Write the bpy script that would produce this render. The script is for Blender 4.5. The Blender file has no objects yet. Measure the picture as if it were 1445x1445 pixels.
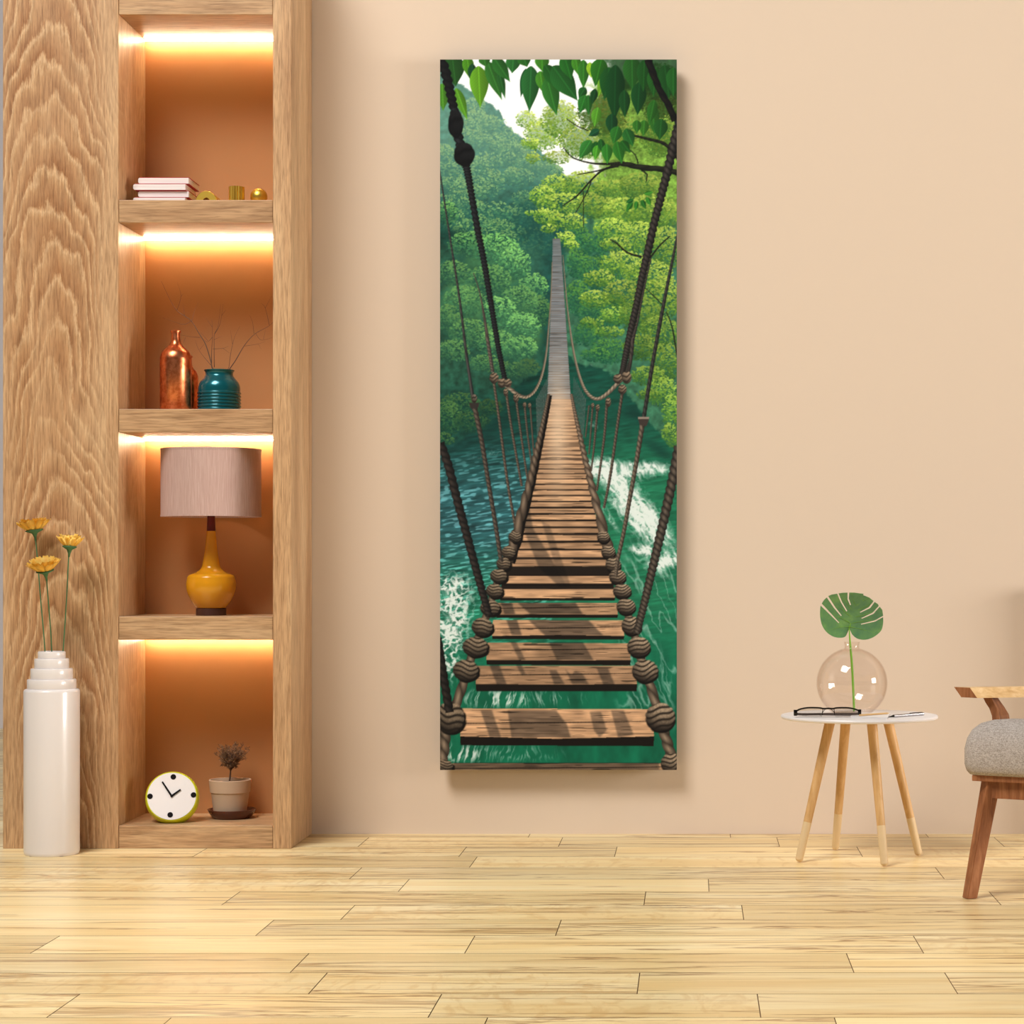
import bpy, bmesh, math, random
import numpy as np
from mathutils import Vector, Matrix, geometry

# ---------------------------------------------------------------- camera, sky, lights, exposure
SC = bpy.context.scene
COL = SC.collection
CAM_Z = 0.9495                      # eye height
F, CX, CY = 3000.0, 977.0, 797.0    # focal length and principal point, in pixels of the 1445 frame
cam_data = bpy.data.cameras.new('camera')
cam_data.sensor_fit = 'HORIZONTAL'; cam_data.sensor_width = 36.0
cam_data.lens = F / 1445 * 36.0
cam_data.shift_x = (722.5 - CX) / 1445
cam_data.shift_y = (CY - 722.5) / 1445
cam_data.clip_end = 60
cam = bpy.data.objects.new('camera', cam_data)
cam.location = (0, 0, CAM_Z); cam.rotation_euler = (math.pi / 2, 0, 0)
COL.objects.link(cam); SC.camera = cam

world = bpy.data.worlds.new('room_daylight'); SC.world = world; world.use_nodes = True
bgn = world.node_tree.nodes['Background']
bgn.inputs[0].default_value = (1.0, 0.985, 0.97, 1); bgn.inputs[1].default_value = 0.13

def area_light(name, loc, target, sx, sy, energy, color):
    d = bpy.data.lights.new(name, 'AREA'); d.shape = 'RECTANGLE'; d.size = sx; d.size_y = sy
    d.energy = energy; d.color = color
    o = bpy.data.objects.new(name, d); COL.objects.link(o); o.location = loc
    o.rotation_euler = (Vector(target) - Vector(loc)).to_track_quat('-Z', 'Y').to_euler()
    return o
# added light high on the left for the print's drop shadow, and the window in the right-hand wall
area_light('added_left_light', (-3.6, 1.2, 8.2), (-1.2, 3.6, 0.0), 3.8, 3.8, 1480, (1.0, 0.985, 0.96))
area_light('window_daylight', (9.5, 3.6, 1.85), (-1.2, 6.9, 1.1), 4.0, 2.5, 1420, (1.0, 0.98, 0.95))

SC.view_settings.view_transform = 'Standard'
try: SC.view_settings.look = 'None'
except Exception: pass
SC.view_settings.gamma = 1.0
SC.view_settings.use_curve_mapping = False
SC.view_settings.exposure = -0.58

# ---------------------------------------------------------------- helpers
def P(px, py, d):
    """a point of the photograph at depth d from the camera"""
    return Vector(((px - CX) * d / F, d, CAM_Z + (CY - py) * d / F))
def on_plane(px, py, z):
    """a point of the photograph lying at height z"""
    d = (CAM_Z - z) * F / (py - CY)
    return P(px, py, d)
def lin(r, g, b):
    f = lambda c: (c / 255 / 12.92) if c <= 10 else ((c / 255 + .055) / 1.055) ** 2.4
    return (f(r), f(g), f(b), 1.0)

def mat(name, color, rough=.5, metal=0.0, spec=.5, coat=0.0):
    m = bpy.data.materials.new(name); m.use_nodes = True
    b = m.node_tree.nodes['Principled BSDF']
    b.inputs['Base Color'].default_value = color; b.inputs['Roughness'].default_value = rough
    b.inputs['Metallic'].default_value = metal; b.inputs['Specular IOR Level'].default_value = spec
    b.inputs['Coat Weight'].default_value = coat; b.inputs['Coat Roughness'].default_value = .08
    return m
class N:
    """short hand for building node trees"""
    def __init__(s, m): s.t = m.node_tree; s.bsdf = s.t.nodes['Principled BSDF']
    def new(s, typ, **kw):
        n = s.t.nodes.new(typ)
        for k, v in kw.items(): setattr(n, k, v)
        return n
    def link(s, a, b): s.t.links.new(a, b)
    def coords(s, scale=(1, 1, 1), loc=(0, 0, 0), rot=(0, 0, 0), src='Object'):
        c = s.new('ShaderNodeTexCoord'); mp = s.new('ShaderNodeMapping')
        mp.inputs['Scale'].default_value = scale; mp.inputs['Location'].default_value = loc; mp.inputs['Rotation'].default_value = rot
        s.link(c.outputs[src], mp.inputs[0]); return mp.outputs[0]
    def noise(s, vec, scale=1.0, detail=4.0, rough=.55, dist=0.0):
        n = s.new('ShaderNodeTexNoise'); n.inputs['Scale'].default_value = scale; n.inputs['Detail'].default_value = detail
        n.inputs['Roughness'].default_value = rough; n.inputs['Distortion'].default_value = dist
        s.link(vec, n.inputs['Vector']); return n.outputs['Fac']
    def math(s, op, a, b=0.0, c=None):
        n = s.new('ShaderNodeMath', operation=op)
        for i, v in enumerate([a, b] + ([c] if c is not None else [])):
            if isinstance(v, (int, float)): n.inputs[i].default_value = v
            else: s.link(v, n.inputs[i])
        return n.outputs[0]
    def ramp(s, fac, stops):
        n = s.new('ShaderNodeValToRGB'); e = n.color_ramp.elements
        while len(e) < len(stops): e.new(.5)
        for i, (p, c) in enumerate(stops): e[i].position = p; e[i].color = c
        s.link(fac, n.inputs[0]); return n.outputs[0]
    def mix(s, fac, a, b, mode='MIX'):
        n = s.new('ShaderNodeMix', data_type='RGBA', blend_type=mode)
        for v, i in ((fac, 0), (a, 6), (b, 7)):
            if isinstance(v, (int, float, tuple)): n.inputs[i].default_value = v
            else: s.link(v, n.inputs[i])
        return n.outputs[2]
    def bump(s, h, strength=.2, dist=.01):
        n = s.new('ShaderNodeBump'); n.inputs['Strength'].default_value = strength; n.inputs['Distance'].default_value = dist
        s.link(h, n.inputs['Height']); s.link(n.outputs[0], s.bsdf.inputs['Normal'])
    def base(s, c): s.link(c, s.bsdf.inputs['Base Color'])

def link_obj(name, mesh, m, parent=None):
    o = bpy.data.objects.new(name, mesh); COL.objects.link(o)
    if m is not None: mesh.materials.append(m)
    if parent is not None: o.parent = parent
    return o
def obj(name, bm, m, parent=None, smooth=False, angle=None, at=None):
    """one mesh object; bm is in world coordinates (or the parent's, when at is given as (0,0,0))"""
    off = Vector((0, 0, 0))
    if at is not None: off = Vector(at)
    elif parent is not None:
        p = parent
        while p is not None: off = off + p.location; p = p.parent
    for v in bm.verts: v.co -= off
    bmesh.ops.recalc_face_normals(bm, faces=bm.faces[:])
    me = bpy.data.meshes.new(name); bm.to_mesh(me); bm.free()
    if smooth:
        me.shade_smooth()
        if angle is not None:
            try: me.set_sharp_from_angle(angle=math.radians(angle))
            except Exception: pass
    return link_obj(name, me, m, parent)
def solo(name, bm, m, at, **kw):
    """a thing that is one mesh: its origin is put at its base"""
    o = obj(name, bm, m, None, at=at, **kw); o.location = at; return o
def thing(name, label, cat, loc, group=None, rotz=0.0):
    o = bpy.data.objects.new(name, None); COL.objects.link(o)
    o.empty_display_size = .05; o.location = loc; o.rotation_euler = (0, 0, rotz)
    return tag(o, label, cat, group)
def tag(o, label, cat, group=None):
    o['label'] = label; o['category'] = cat
    if group: o['group'] = group
    return o
def struct(o): o['kind'] = 'structure'; return o

def add_box(bm, a, b, bev=0.0, seg=2):
    a, b = Vector(a), Vector(b); c = (a + b) / 2; s = b - a
    r = bmesh.ops.create_cube(bm, size=1.0, matrix=Matrix.Translation(c) @ Matrix.Diagonal((abs(s.x), abs(s.y), abs(s.z), 1)))
    if bev > 0:
        es = list({e for v in r['verts'] for e in v.link_edges})
        bmesh.ops.bevel(bm, geom=es, offset=bev, segments=seg, profile=.5, affect='EDGES')
    return bm
def box(a, b, bev=0.0, seg=2): return add_box(bmesh.new(), a, b, bev, seg)
def lathe(profile, c, seg=64, bm=None, closed_bottom=True, closed_top=True):
    bm = bm or bmesh.new(); c = Vector(c); rings = []
    for r, z in profile:
        if r < 1e-6: rings.append([bm.verts.new(c + Vector((0, 0, z)))])
        else: rings.append([bm.verts.new(c + Vector((r * math.cos(2 * math.pi * k / seg), r * math.sin(2 * math.pi * k / seg), z))) for k in range(seg)])
    for A, B in zip(rings, rings[1:]):
        for k in range(seg):
            a = [A[k % len(A)], A[(k + 1) % len(A)]] if len(A) > 1 else [A[0]]
            b = [B[(k + 1) % len(B)], B[k % len(B)]] if len(B) > 1 else [B[0]]
            if len(a) + len(b) >= 3: bm.faces.new(a + b)
    if closed_bottom and len(rings[0]) > 1: bm.faces.new(rings[0])
    if closed_top and len(rings[-1]) > 1: bm.faces.new(rings[-1])
    return bm
def curve_pts(pts, n=8):
    """Catmull-Rom through points (any dimension)"""
    p = [np.array(q, float) for q in pts]; out = []
    for i in range(len(p) - 1):
        a = p[max(i - 1, 0)]; b = p[i]; c = p[i + 1]; d = p[min(i + 2, len(p) - 1)]
        for k in range(n):
            t = k / n
            out.append(.5 * (2 * b + (c - a) * t + (2 * a - 5 * b + 4 * c - d) * t * t + (3 * b - a - 3 * c + d) * t ** 3))
    out.append(p[-1]); return out
def tube(pts, radii, seg=8, bm=None, cap=True):
    bm = bm or bmesh.new(); pts = [Vector(p[:3]) for p in pts]; n = len(pts)
    if isinstance(radii, (int, float)): radii = [radii] * n
    up = Vector((0, 0, 1)); rings = []
    T0 = (pts[1] - pts[0]).normalized()
    if abs(T0.dot(up)) > .9: up = Vector((1, 0, 0))
    side = T0.cross(up).normalized()
    for i in range(n):
        T = (pts[min(i + 1, n - 1)] - pts[max(i - 1, 0)]).normalized()
        side = (side - T * side.dot(T)).normalized(); nrm = T.cross(side)
        rings.append([bm.verts.new(pts[i] + (side * math.cos(2 * math.pi * k / seg) + nrm * math.sin(2 * math.pi * k / seg)) * radii[i]) for k in range(seg)])
    for A, B in zip(rings, rings[1:]):
        for k in range(seg): bm.faces.new((A[k], A[(k + 1) % seg], B[(k + 1) % seg], B[k]))
    if cap: bm.faces.new(rings[0]); bm.faces.new(rings[-1])
    return bm
def prism(poly, axis_vec, bm=None):
    """polygon (list of 3D points) extruded along a vector"""
    bm = bm or bmesh.new(); v = Vector(axis_vec)
    a = [bm.verts.new(Vector(p)) for p in poly]; b = [bm.verts.new(Vector(p) + v) for p in poly]
    bm.faces.new(a); bm.faces.new(b[::-1]); n = len(a)
    for i in range(n): bm.faces.new((a[i], a[(i + 1) % n], b[(i + 1) % n], b[i]))
    return bm
# ---------------------------------------------------------------- printed picture (computed, no files)
def paint_picture():
    """The printed rope-bridge view of the wall canvas, drawn stroke by stroke into an array.
    Coordinates are millimetre-like units on the print: 334 wide, 1002 high, origin top left."""
    S = 2
    W, H = 334 * S, 1002 * S
    OX, OY = 621.0, 84.0
    rng = np.random.default_rng(7)
    img = np.zeros((H, W, 3), np.float32)
    yy, xx = np.mgrid[0:H, 0:W].astype(np.float32)
    X = xx / S + OX; Y = yy / S + OY
    A = lambda *c: np.array(c, np.float32) / 255.0
    def noise(u, v, seed, n=256):
        g = np.random.default_rng(seed).random((n, n), dtype=np.float32)
        ui = np.floor(u).astype(int); vi = np.floor(v).astype(int)
        fu = u - ui; fv = v - vi
        fu = fu * fu * (3 - 2 * fu); fv = fv * fv * (3 - 2 * fv)
        a = g[vi % n, ui % n]; b = g[vi % n, (ui + 1) % n]; c = g[(vi + 1) % n, ui % n]; d = g[(vi + 1) % n, (ui + 1) % n]
        return (a * (1 - fu) + b * fu) * (1 - fv) + (c * (1 - fu) + d * fu) * fv
    def fbm(u, v, seed, o=4):
        r = 0; a = .5
        for k in range(o):
            r = r + a * noise(u * 2 ** k, v * 2 ** k, seed + k); a *= .5
        return r
    def sm(a, b, t):
        t = np.clip((t - a) / (b - a), 0, 1); return t * t * (3 - 2 * t)
    def box(x0, y0, x1, y1):
        a = max(0, int((x0 - OX) * S) - 1); b = min(W, int((x1 - OX) * S) + 2)
        c = max(0, int((y0 - OY) * S) - 1); d = min(H, int((y1 - OY) * S) + 2)
        return (slice(c, d), slice(a, b)) if b > a and d > c else None
    def put(sl, m, col):
        p = img[sl]; m = m[..., None]
        img[sl] = p * (1 - m) + col * m
    def inside(pts, sl):
        px, py = X[sl], Y[sl]; r = np.zeros(px.shape, bool)
        n = len(pts)
        for i in range(n):
            x0, y0 = pts[i]; x1, y1 = pts[(i + 1) % n]
            if y0 == y1: continue
            c = ((y0 > py) != (y1 > py)) & (px < (x1 - x0) * (py - y0) / (y1 - y0) + x0)
            r ^= c
        return r
    def poly(pts, col, al=1.0):
        p = np.array(pts); sl = box(p[:, 0].min(), p[:, 1].min(), p[:, 0].max(), p[:, 1].max())
        if sl is None: return
        put(sl, inside(pts, sl) * np.float32(al), col if callable(col) is False else col(X[sl], Y[sl]))
    def dab(x, y, l, w, a, col, al=1.0):
        r = max(l, w); sl = box(x - r, y - r, x + r, y + r)
        if sl is None: return
        dx = X[sl] - x; dy = Y[sl] - y; ca, sa = math.cos(a), math.sin(a)
        q = ((dx * ca + dy * sa) / l) ** 2 + ((dy * ca - dx * sa) / w) ** 2
        put(sl, np.clip((1.15 - q) * 4, 0, 1) * al, col)
    def clump(cx, cy, rx, ry, dark, mid, light, n, size, body=.9, lx=.25, hang=0):
        """one mass of foliage: dark body, leaves brighter towards the sky side"""
        sl = box(cx - rx * 1.2, cy - ry * 1.2, cx + rx * 1.2, cy + ry * 1.2)
        if sl is None: return
        q = ((X[sl] - cx) / rx) ** 2 + ((Y[sl] - cy) / ry) ** 2 + (noise(X[sl] / 3, Y[sl] / 3, 91) - .5) * .8
        put(sl, np.clip((1 - q) * 2.2, 0, 1) * body, dark)
        for _ in range(n):
            a = rng.random() * 6.283; r = math.sqrt(rng.random()) * 1.05
            ux, uy = r * math.cos(a), r * math.sin(a)
            b = -uy * .75 + ux * lx + rng.normal() * .24 + .18
            t = min(max((b + .75) / 1.5, 0), 1)
            c = dark + (mid - dark) * min(t * 2, 1) if t < .5 else mid + (light - mid) * (t * 2 - 1)
            c = c * (1 + rng.normal() * .08)
            s = size * (.45 + rng.random() * .65)
            dab(cx + ux * rx, cy + uy * ry, s, s * .48, rng.normal() * .6 + .35 + hang, c, .85)
    def resample(pts, step):
        p = np.array(pts, np.float64); out = [p[0]]
        for i in range(len(p) - 1):
            n = max(1, int(np.hypot(*(p[i + 1, :2] - p[i, :2])) / step))
            p0 = p[max(i - 1, 0)]; p3 = p[min(i + 2, len(p) - 1)]
            for k in range(1, n + 1):
                t = k / n
                out.append(.5 * ((2 * p[i]) + (p[i + 1] - p0) * t + (2 * p0 - 5 * p[i] + 4 * p[i + 1] - p3) * t * t + (3 * p[i] - p0 - 3 * p[i + 1] + p3) * t ** 3))
        return np.array(out)
    def rope(pts, light, dark, period=None, al=1.0, side=.35, rough=.12):
        """pts: (x, y, width); twisted strands across it"""
        q = resample(pts, 5.0); L = 0.0
        for i in range(len(q) - 1):
            (x0, y0, w0), (x1, y1, w1) = q[i], q[i + 1]
            ln = math.hypot(x1 - x0, y1 - y0)
            if ln < 1e-6: continue
            w = max(w0, w1) * .5 + 1.5
            sl = box(min(x0, x1) - w, min(y0, y1) - w, max(x0, x1) + w, max(y0, y1) + w)
            if sl is not None:
                tx, ty = (x1 - x0) / ln, (y1 - y0) / ln
                dx = X[sl] - x0; dy = Y[sl] - y0
                t = dx * tx + dy * ty; s = dy * tx - dx * ty
                hw = (w0 + (w1 - w0) * np.clip(t / ln, 0, 1)) * .5
                per = (period or 1.1) * np.maximum(hw * 2, 1.2)
                ph = (L + t) / per
                bump = np.abs(np.sin(math.pi * (ph + s / hw * .42)))
                hw2 = hw * (1 - rough + rough * 1.6 * bump)
                m = ((t >= -.6) & (t <= ln + .6)) * np.clip((hw2 - np.abs(s)) * 1.6 + .5, 0, 1)
                sh = np.clip(.25 + .75 * bump, 0, 1) * np.clip(1 - np.abs(s / hw - side) * .75, 0.05, 1)
                put(sl, (m * al).astype(np.float32), dark + (light - dark) * sh[..., None].astype(np.float32))
            L += ln
    def knot(x, y, rx, ry, light, dark, rows=3.0, tilt=.3):
        r = max(rx, ry) + 2; sl = box(x - r, y - r, x + r, y + r)
        if sl is None: return
        u = (X[sl] - x) / rx; v = (Y[sl] - y) / ry
        q = u * u + v * v
        st = np.abs(np.sin(math.pi * (rows * .5 * (v + tilt * u + .25 * u * u + .12 * np.sin(u * 4 + x)) + .25)))
        m = np.clip((1.0 + .12 * st - q) * 5, 0, 1)
        sh = np.clip(st * 1.25 - .1, 0, 1) * np.clip(.72 - .5 * v + .15 * u - .3 * q, 0.04, 1) * (.75 + .5 * noise(X[sl] * 1.3, Y[sl] * 1.3, 5))
        put(sl, m.astype(np.float32), dark + (light - dark) * sh[..., None].astype(np.float32))
    def leaf(x0, y0, x1, y1, w, col, al=1.0):
        ln = math.hypot(x1 - x0, y1 - y0); tx, ty = (x1 - x0) / ln, (y1 - y0) / ln
        sl = box(min(x0, x1) - w, min(y0, y1) - w, max(x0, x1) + w, max(y0, y1) + w)
        if sl is None: return
        dx = X[sl] - x0; dy = Y[sl] - y0
        t = np.clip((dx * tx + dy * ty) / ln, 0, 1); s = dy * tx - dx * ty
        ok = (dx * tx + dy * ty > 0) & (dx * tx + dy * ty < ln)
        hw = w * .54 * np.clip(np.sin(math.pi * t ** .72), 0, 1) ** .9 * (1 - .55 * t ** 4) + 1e-4
        m = ok * np.clip((hw - np.abs(s)) * 1.6, 0, 1)
        rib = np.exp(-(s / .7) ** 2) * .35 + .03 * np.sin((t * ln - np.abs(s) * .9) * 1.5)
        c = col * (1 + rib[..., None] + (s / (w * .5 + 1e-3) * .22)[..., None])
        put(sl, (m * al).astype(np.float32), c.astype(np.float32))

    # sky and far slope -------------------------------------------------
    img[:] = A(246, 250, 252)
    n1 = fbm(X / 26, Y / 22, 11); n2 = fbm(X / 7, Y / 6, 23); n3 = noise(X / 2.2, Y / 1.7, 29)
    ridge = np.interp(X, [621, 643, 664, 686, 703, 717, 744, 776, 800, 860], [100, 116, 128, 144, 155, 182, 197, 226, 250, 270]) + (n2 - .5) * 12
    hm = sm(-2, 2, Y - ridge)
    hill = A(60, 116, 104) * (1 - sm(180, 330, Y))[..., None] + A(32, 84, 72) * sm(180, 330, Y)[..., None]
    hill = hill * (0.72 + .55 * n2 + .12 * (n3 - .5))[..., None]
    img[:] = img * (1 - hm[..., None]) + hill * hm[..., None]
    for i in range(74):
        t = i / 74
        cy = 132 + t * 225; cx = 621 + rng.random() * 165
        rl = np.interp(cx, [621, 643, 686, 717, 744, 776, 860], [110, 128, 156, 194, 212, 240, 275])
        if cy < rl + 4: cy = rl + rng.random() * 20 + 3
        h = max(0, 1 - t * 1.1)
        li = A(126, 170, 104) * .72 + A(138, 172, 140) * .28 * h + A(80, 130, 70) * .28 * (1 - h)
        clump(cx, cy, 15 + rng.random() * 11, 11 + rng.random() * 7, A(52, 104, 96) * h + A(28, 80, 68) * (1 - h),
              A(76, 130, 98) * h + A(52, 112, 80) * (1 - h), li, 130, 2.0, .4)
    mm = (hm * (1 - sm(190, 340, Y)) * (1 - sm(770, 800, X)) * .30)[..., None]
    img[:] = img * (1 - mm) + A(158, 192, 172) * mm
    # dark slope beside the far bridge end
    m = sm(715, 750, X) * sm(250, 300, Y) * (1 - sm(560, 600, Y)) * (.75 + .25 * n2)
    img[:] = img * (1 - .8 * m[..., None]) + (A(24, 74, 68) * (.7 + .6 * n2)[..., None]) * .8 * m[..., None]
    # right-hand background, teal and soft
    m = sm(792, 802, X) * sm(240, 285, Y)
    img[:] = img * (1 - m[..., None]) + (A(56, 110, 84) * (.62 + .75 * n2)[..., None]) * m[..., None]
    m = sm(826, 850, X + (n2 - .5) * 50) * sm(96, 120, Y) * (1 - sm(300, 330, Y))
    img[:] = img * (1 - m[..., None]) + (A(120, 164, 66) * (.55 + .8 * n2 + .3 * (n3 - .5))[..., None]) * m[..., None]
    # left bushes --------------------------------------------------------
    m = sm(-8, 8, Y - np.interp(X, [621, 660, 700, 740, 772], [318, 330, 338, 372, 440])) * (1 - sm(766, 774, X)) * (1 - sm(600, 640, Y))
    img[:] = img * (1 - m[..., None]) + (A(20, 66, 56) * (.55 + .9 * n2)[..., None]) * m[..., None]
    D, M_, L_ = A(20, 68, 56), A(58, 124, 80), A(118, 176, 92)
    for (cx, cy, rx, ry) in [(700, 378, 50, 46), (722, 470, 46, 50), (650, 440, 34, 50)]:
        q = ((X - cx) / rx) ** 2 + ((Y - cy) / ry) ** 2 + (n2 - .5) * .7
        mm = np.clip((1 - q) * 2, 0, 1)[..., None] * .8
        g_ = np.clip(.5 - (Y - cy) / ry * .55 + (X - cx) / rx * .2, 0, 1)[..., None]
        img[:] = img * (1 - mm) + (A(18, 66, 54) * (1 - g_) + A(84, 146, 84) * g_) * (.8 + .4 * n2)[..., None] * mm
    for (cx, cy, rx, ry, k) in [(630, 300, 16, 16, .8), (662, 345, 30, 18, .8), (700, 352, 32, 22, .95), (726, 372, 22, 22, .95), (640, 385, 22, 18, .65),
                                (752, 405, 20, 20, .9), (762, 440, 14, 22, .6), (690, 395, 30, 22, .7), (732, 425, 26, 22, .7), (655, 425, 30, 22, .72),
                                (705, 440, 24, 22, .95), (738, 460, 24, 20, .95), (632, 450, 18, 20, .6), (664, 470, 30, 20, .66), (700, 485, 26, 20, .8),
                                (736, 492, 22, 18, .85), (640, 495, 22, 16, .62), (684, 512, 24, 12, .6), (722, 522, 22, 12, .5), (650, 570, 30, 16, .42),
                                (632, 590, 20, 24, .5), (665, 595, 26, 14, .38), (745, 520, 16, 14, .35), (690, 575, 20, 12, .3), (628, 622, 12, 12, .45)]:
        clump(cx, cy, rx, ry, D * (.7 + .3 * k), M_ * (.45 + .55 * k), L_ * k + M_ * .2, int(rx * ry * .8), 2.1, .6)
    # right trees ----------------------------------------------------------
    YD, YM, YL = A(62, 106, 40), A(128, 170, 56), A(198, 222, 96)
    for (cx, cy, rx, ry, k, o) in [(742, 168, 14, 12, .95, .35), (765, 190, 26, 22, .95, .5), (790, 168, 26, 26, .85, .5), (820, 200, 30, 24, .8, .6), (748, 202, 14, 8, 1, .3), (752, 222, 10, 8, .9, .3), (785, 222, 20, 9, .8, .3),
                                   (930, 190, 26, 30, .72, .8), (875, 190, 30, 26, .72, .7), (850, 160, 34, 30, .5, .8), (930, 130, 34, 40, .35, .9)]:
        clump(cx, cy, rx, ry, YD * (.6 + .5 * k), YM * k, YL * k, int(rx * ry * .9), 1.8, o)
    DD, DM, DL = A(22, 74, 56), A(50, 112, 68), A(96, 156, 66)
    for (cx, cy, rx, ry) in [(815, 370, 16, 22), (845, 385, 30, 24), (815, 420, 18, 24), (850, 440, 34, 26), (830, 470, 22, 18), (860, 495, 26, 18), (840, 500, 20, 10), (815, 330, 14, 18), (840, 345, 22, 16)]:
        clump(cx, cy, rx, ry, DD, DM, DL * .9, int(rx * ry * .8), 2.0, .6)
    for (cx, cy, rx, ry, k) in [(790, 262, 28, 16, .95), (765, 275, 18, 14, .98), (822, 262, 30, 20, .85), (795, 288, 36, 16, .9), (772, 305, 18, 12, .95), (800, 312, 26, 12, .9), (840, 290, 26, 18, .75),
                                (758, 300, 18, 4, 1), (797, 336, 14, 10, 1), (806, 345, 10, 6, 1), (775, 322, 12, 6, .9), (866, 266, 30, 12, .8), (905, 262, 30, 18, .7), (880, 300, 30, 20, .92), (920, 300, 36, 26, .82),
                                (862, 322, 24, 14, 1), (900, 335, 34, 22, .92), (940, 350, 22, 30, .8), (868, 345, 22, 10, .85), (880, 372, 34, 18, .88), (845, 392, 22, 12, .8), (915, 390, 34, 24, .86), (840, 422, 22, 12, .85),
                                (880, 415, 30, 20, .7), (935, 420, 26, 30, .8), (870, 445, 26, 12, .9), (905, 445, 30, 24, .66), (835, 455, 16, 8, .75), (860, 468, 20, 8, .8), (930, 470, 28, 24, .7), (905, 490, 26, 18, .62), (940, 510, 22, 26, .7),
                                (915, 530, 24, 14, .72), (935, 552, 24, 20, .82), (948, 580, 14, 24, .9), (915, 556, 16, 8, .7), (945, 615, 12, 18, .8)]:
        g = .35 if cy > 440 else 0.08
        yl = YL * (1 - g) + A(120, 190, 70) * g; ym = YM * (1 - g) + A(60, 130, 55) * g
        clump(cx, cy, rx, ry, A(44, 96, 48) * (.55 + .45 * k), ym * (.25 + .75 * k), yl * (.2 + .8 * k), int(rx * ry * .85), 2.1, .45)
    mm = (sm(330, 360, Y) * (1 - sm(520, 580, Y)) * (1 - sm(755, 775, X)) * (.5 + .5 * n2))[..., None] * .16
    img[:] = img * (1 - mm) + A(150, 200, 130) * mm
    # river ------------------------------------------------------------------
    bankL = np.interp(X, [621, 650, 690, 715, 735, 772], [632, 622, 600, 572, 540, 515]) + (n2 - .5) * 14
    bankR = np.interp(X, [800, 812, 850, 872, 884, 900, 925, 945, 955], [500, 512, 520, 532, 556, 574, 604, 632, 640]) + (n2 - .5) * 12
    left = X < 790
    wm = np.where(left, sm(-3, 3, Y - bankL), sm(-3, 3, Y - bankR)) * ((X < 772) | (X > 800) | (Y > 560))
    rip = fbm(X / 22 - Y / 60, Y / 3.0 + X / 26, 41, 3); rip2 = noise(X / 9 - Y / 30, Y / 1.9 + X / 12, 47)
    deep = sm(560, 720, Y)
    wl = A(12, 62, 52) * (1 - deep)[..., None] + A(44, 96, 102) * deep[..., None]
    gl = sm(740, 860, Y)[..., None]
    wl = wl * (1 - gl) + A(34, 118, 92) * gl
    wl = wl * (.55 + .85 * rip + .25 * (rip2 - .5))[..., None] + (sm(.6, .8, rip2) * sm(600, 700, Y) * .30)[..., None] * A(150, 190, 205)
    wr = A(18, 78, 64) * (1 - sm(560, 700, Y))[..., None] + A(34, 122, 88) * sm(560, 700, Y)[..., None]
    wr = wr * (.7 + .5 * rip + .16 * (rip2 - .5))[..., None]
    wbot = A(16, 104, 76) * (.72 + .5 * fbm(X / 14, Y / 30, 53))[..., None]
    bm = sm(840, 960, Y)[..., None]
    wat = np.where(left[..., None], wl, wr); side = sm(770, 810, X)[..., None]
    wat = wl * (1 - side) + wr * side
    wat = wat * (1 - bm) + wbot * bm
    # foam
    fx = X + 8 * (fbm(X / 12, Y / 12, 61) - .5); fy = Y + 14 * (fbm(X / 11, Y / 13, 67) - .5)
    strk = fbm((fx * .8 - fy * .6) / 3.0, (fx * .6 + fy * .8) / 11, 71, 3); net = 1 - np.abs(2 * fbm(fx / 8, fy / 7, 73, 4) - .94) * 3.4
    def blob(cx, cy, rx, ry, a=0):
        ca, sa = math.cos(a), math.sin(a); dx = X - cx; dy = Y - cy
        return np.exp(-(((dx * ca + dy * sa) / rx) ** 2 + ((dy * ca - dx * sa) / ry) ** 2))
    fr = 1.0 * blob(850, 662, 44, 15, .25) + .85 * blob(915, 660, 44, 11, .08) + 1.0 * blob(885, 705, 44, 22, .85) + .95 * blob(920, 745, 42, 22, .8) + .8 * blob(945, 790, 30, 9, -.25) + .9 * blob(905, 775, 26, 7, .1) + .55 * blob(930, 800, 24, 14, .6) + .6 * blob(860, 730, 26, 5, 1.05) + .5 * blob(838, 508 + 5, 26, 4, 0) + .35 * blob(835, 600, 30, 10, 0) + .4 * blob(905, 830, 30, 4, 1.1)
    fl = 1.1 * blob(638, 870, 30, 56, .2) + .7 * blob(630, 830, 26, 16, -.3) + .7 * blob(634, 930, 16, 40, 0) + .35 * blob(690, 640, 50, 8, -.2)
    fb = .75 * blob(700, 985, 50, 12, 0) + .7 * blob(650, 1062, 30, 14, 0) + .4 * blob(730, 1062, 60, 12) + .35 * blob(940, 960, 8, 50, -.2) + .35 * blob(780, 985, 60, 10)
    foam = np.clip((fr * 1.75) * (.05 + 1.35 * strk) + fr * np.clip(net, 0, 1) * .55 - .40, 0, .93)
    foam = np.maximum(foam, np.clip(fl * (np.clip(net, 0, 1) * 1.1 + strk * .9) - .30, 0, .92))
    lines = 1 - np.abs(2 * fbm((fx + (Y - 980) * .25 * np.sign(740 - X)) / 5, fy / 34, 83, 3) - .9) * 5
    foam = np.maximum(foam, np.clip(fb * np.clip(lines, 0, 1) * 1.7 - .10, 0, .85))
    thin = 1 - np.abs(2 * fbm((fx * .92 - fy * .38) / 16, (fx * .38 + fy * .92) / 80, 89, 3) - .9) * 14
    foam = np.maximum(foam, np.clip(thin, 0, 1) * .42 * sm(740, 800, Y) * sm(860, 890, X) * (1 - sm(1000, 1040, Y)))
    wat = wat * (1 - foam[..., None]) + A(232, 240, 238) * foam[..., None]
    img[:] = img * (1 - wm[..., None]) + wat * wm[..., None]
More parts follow.
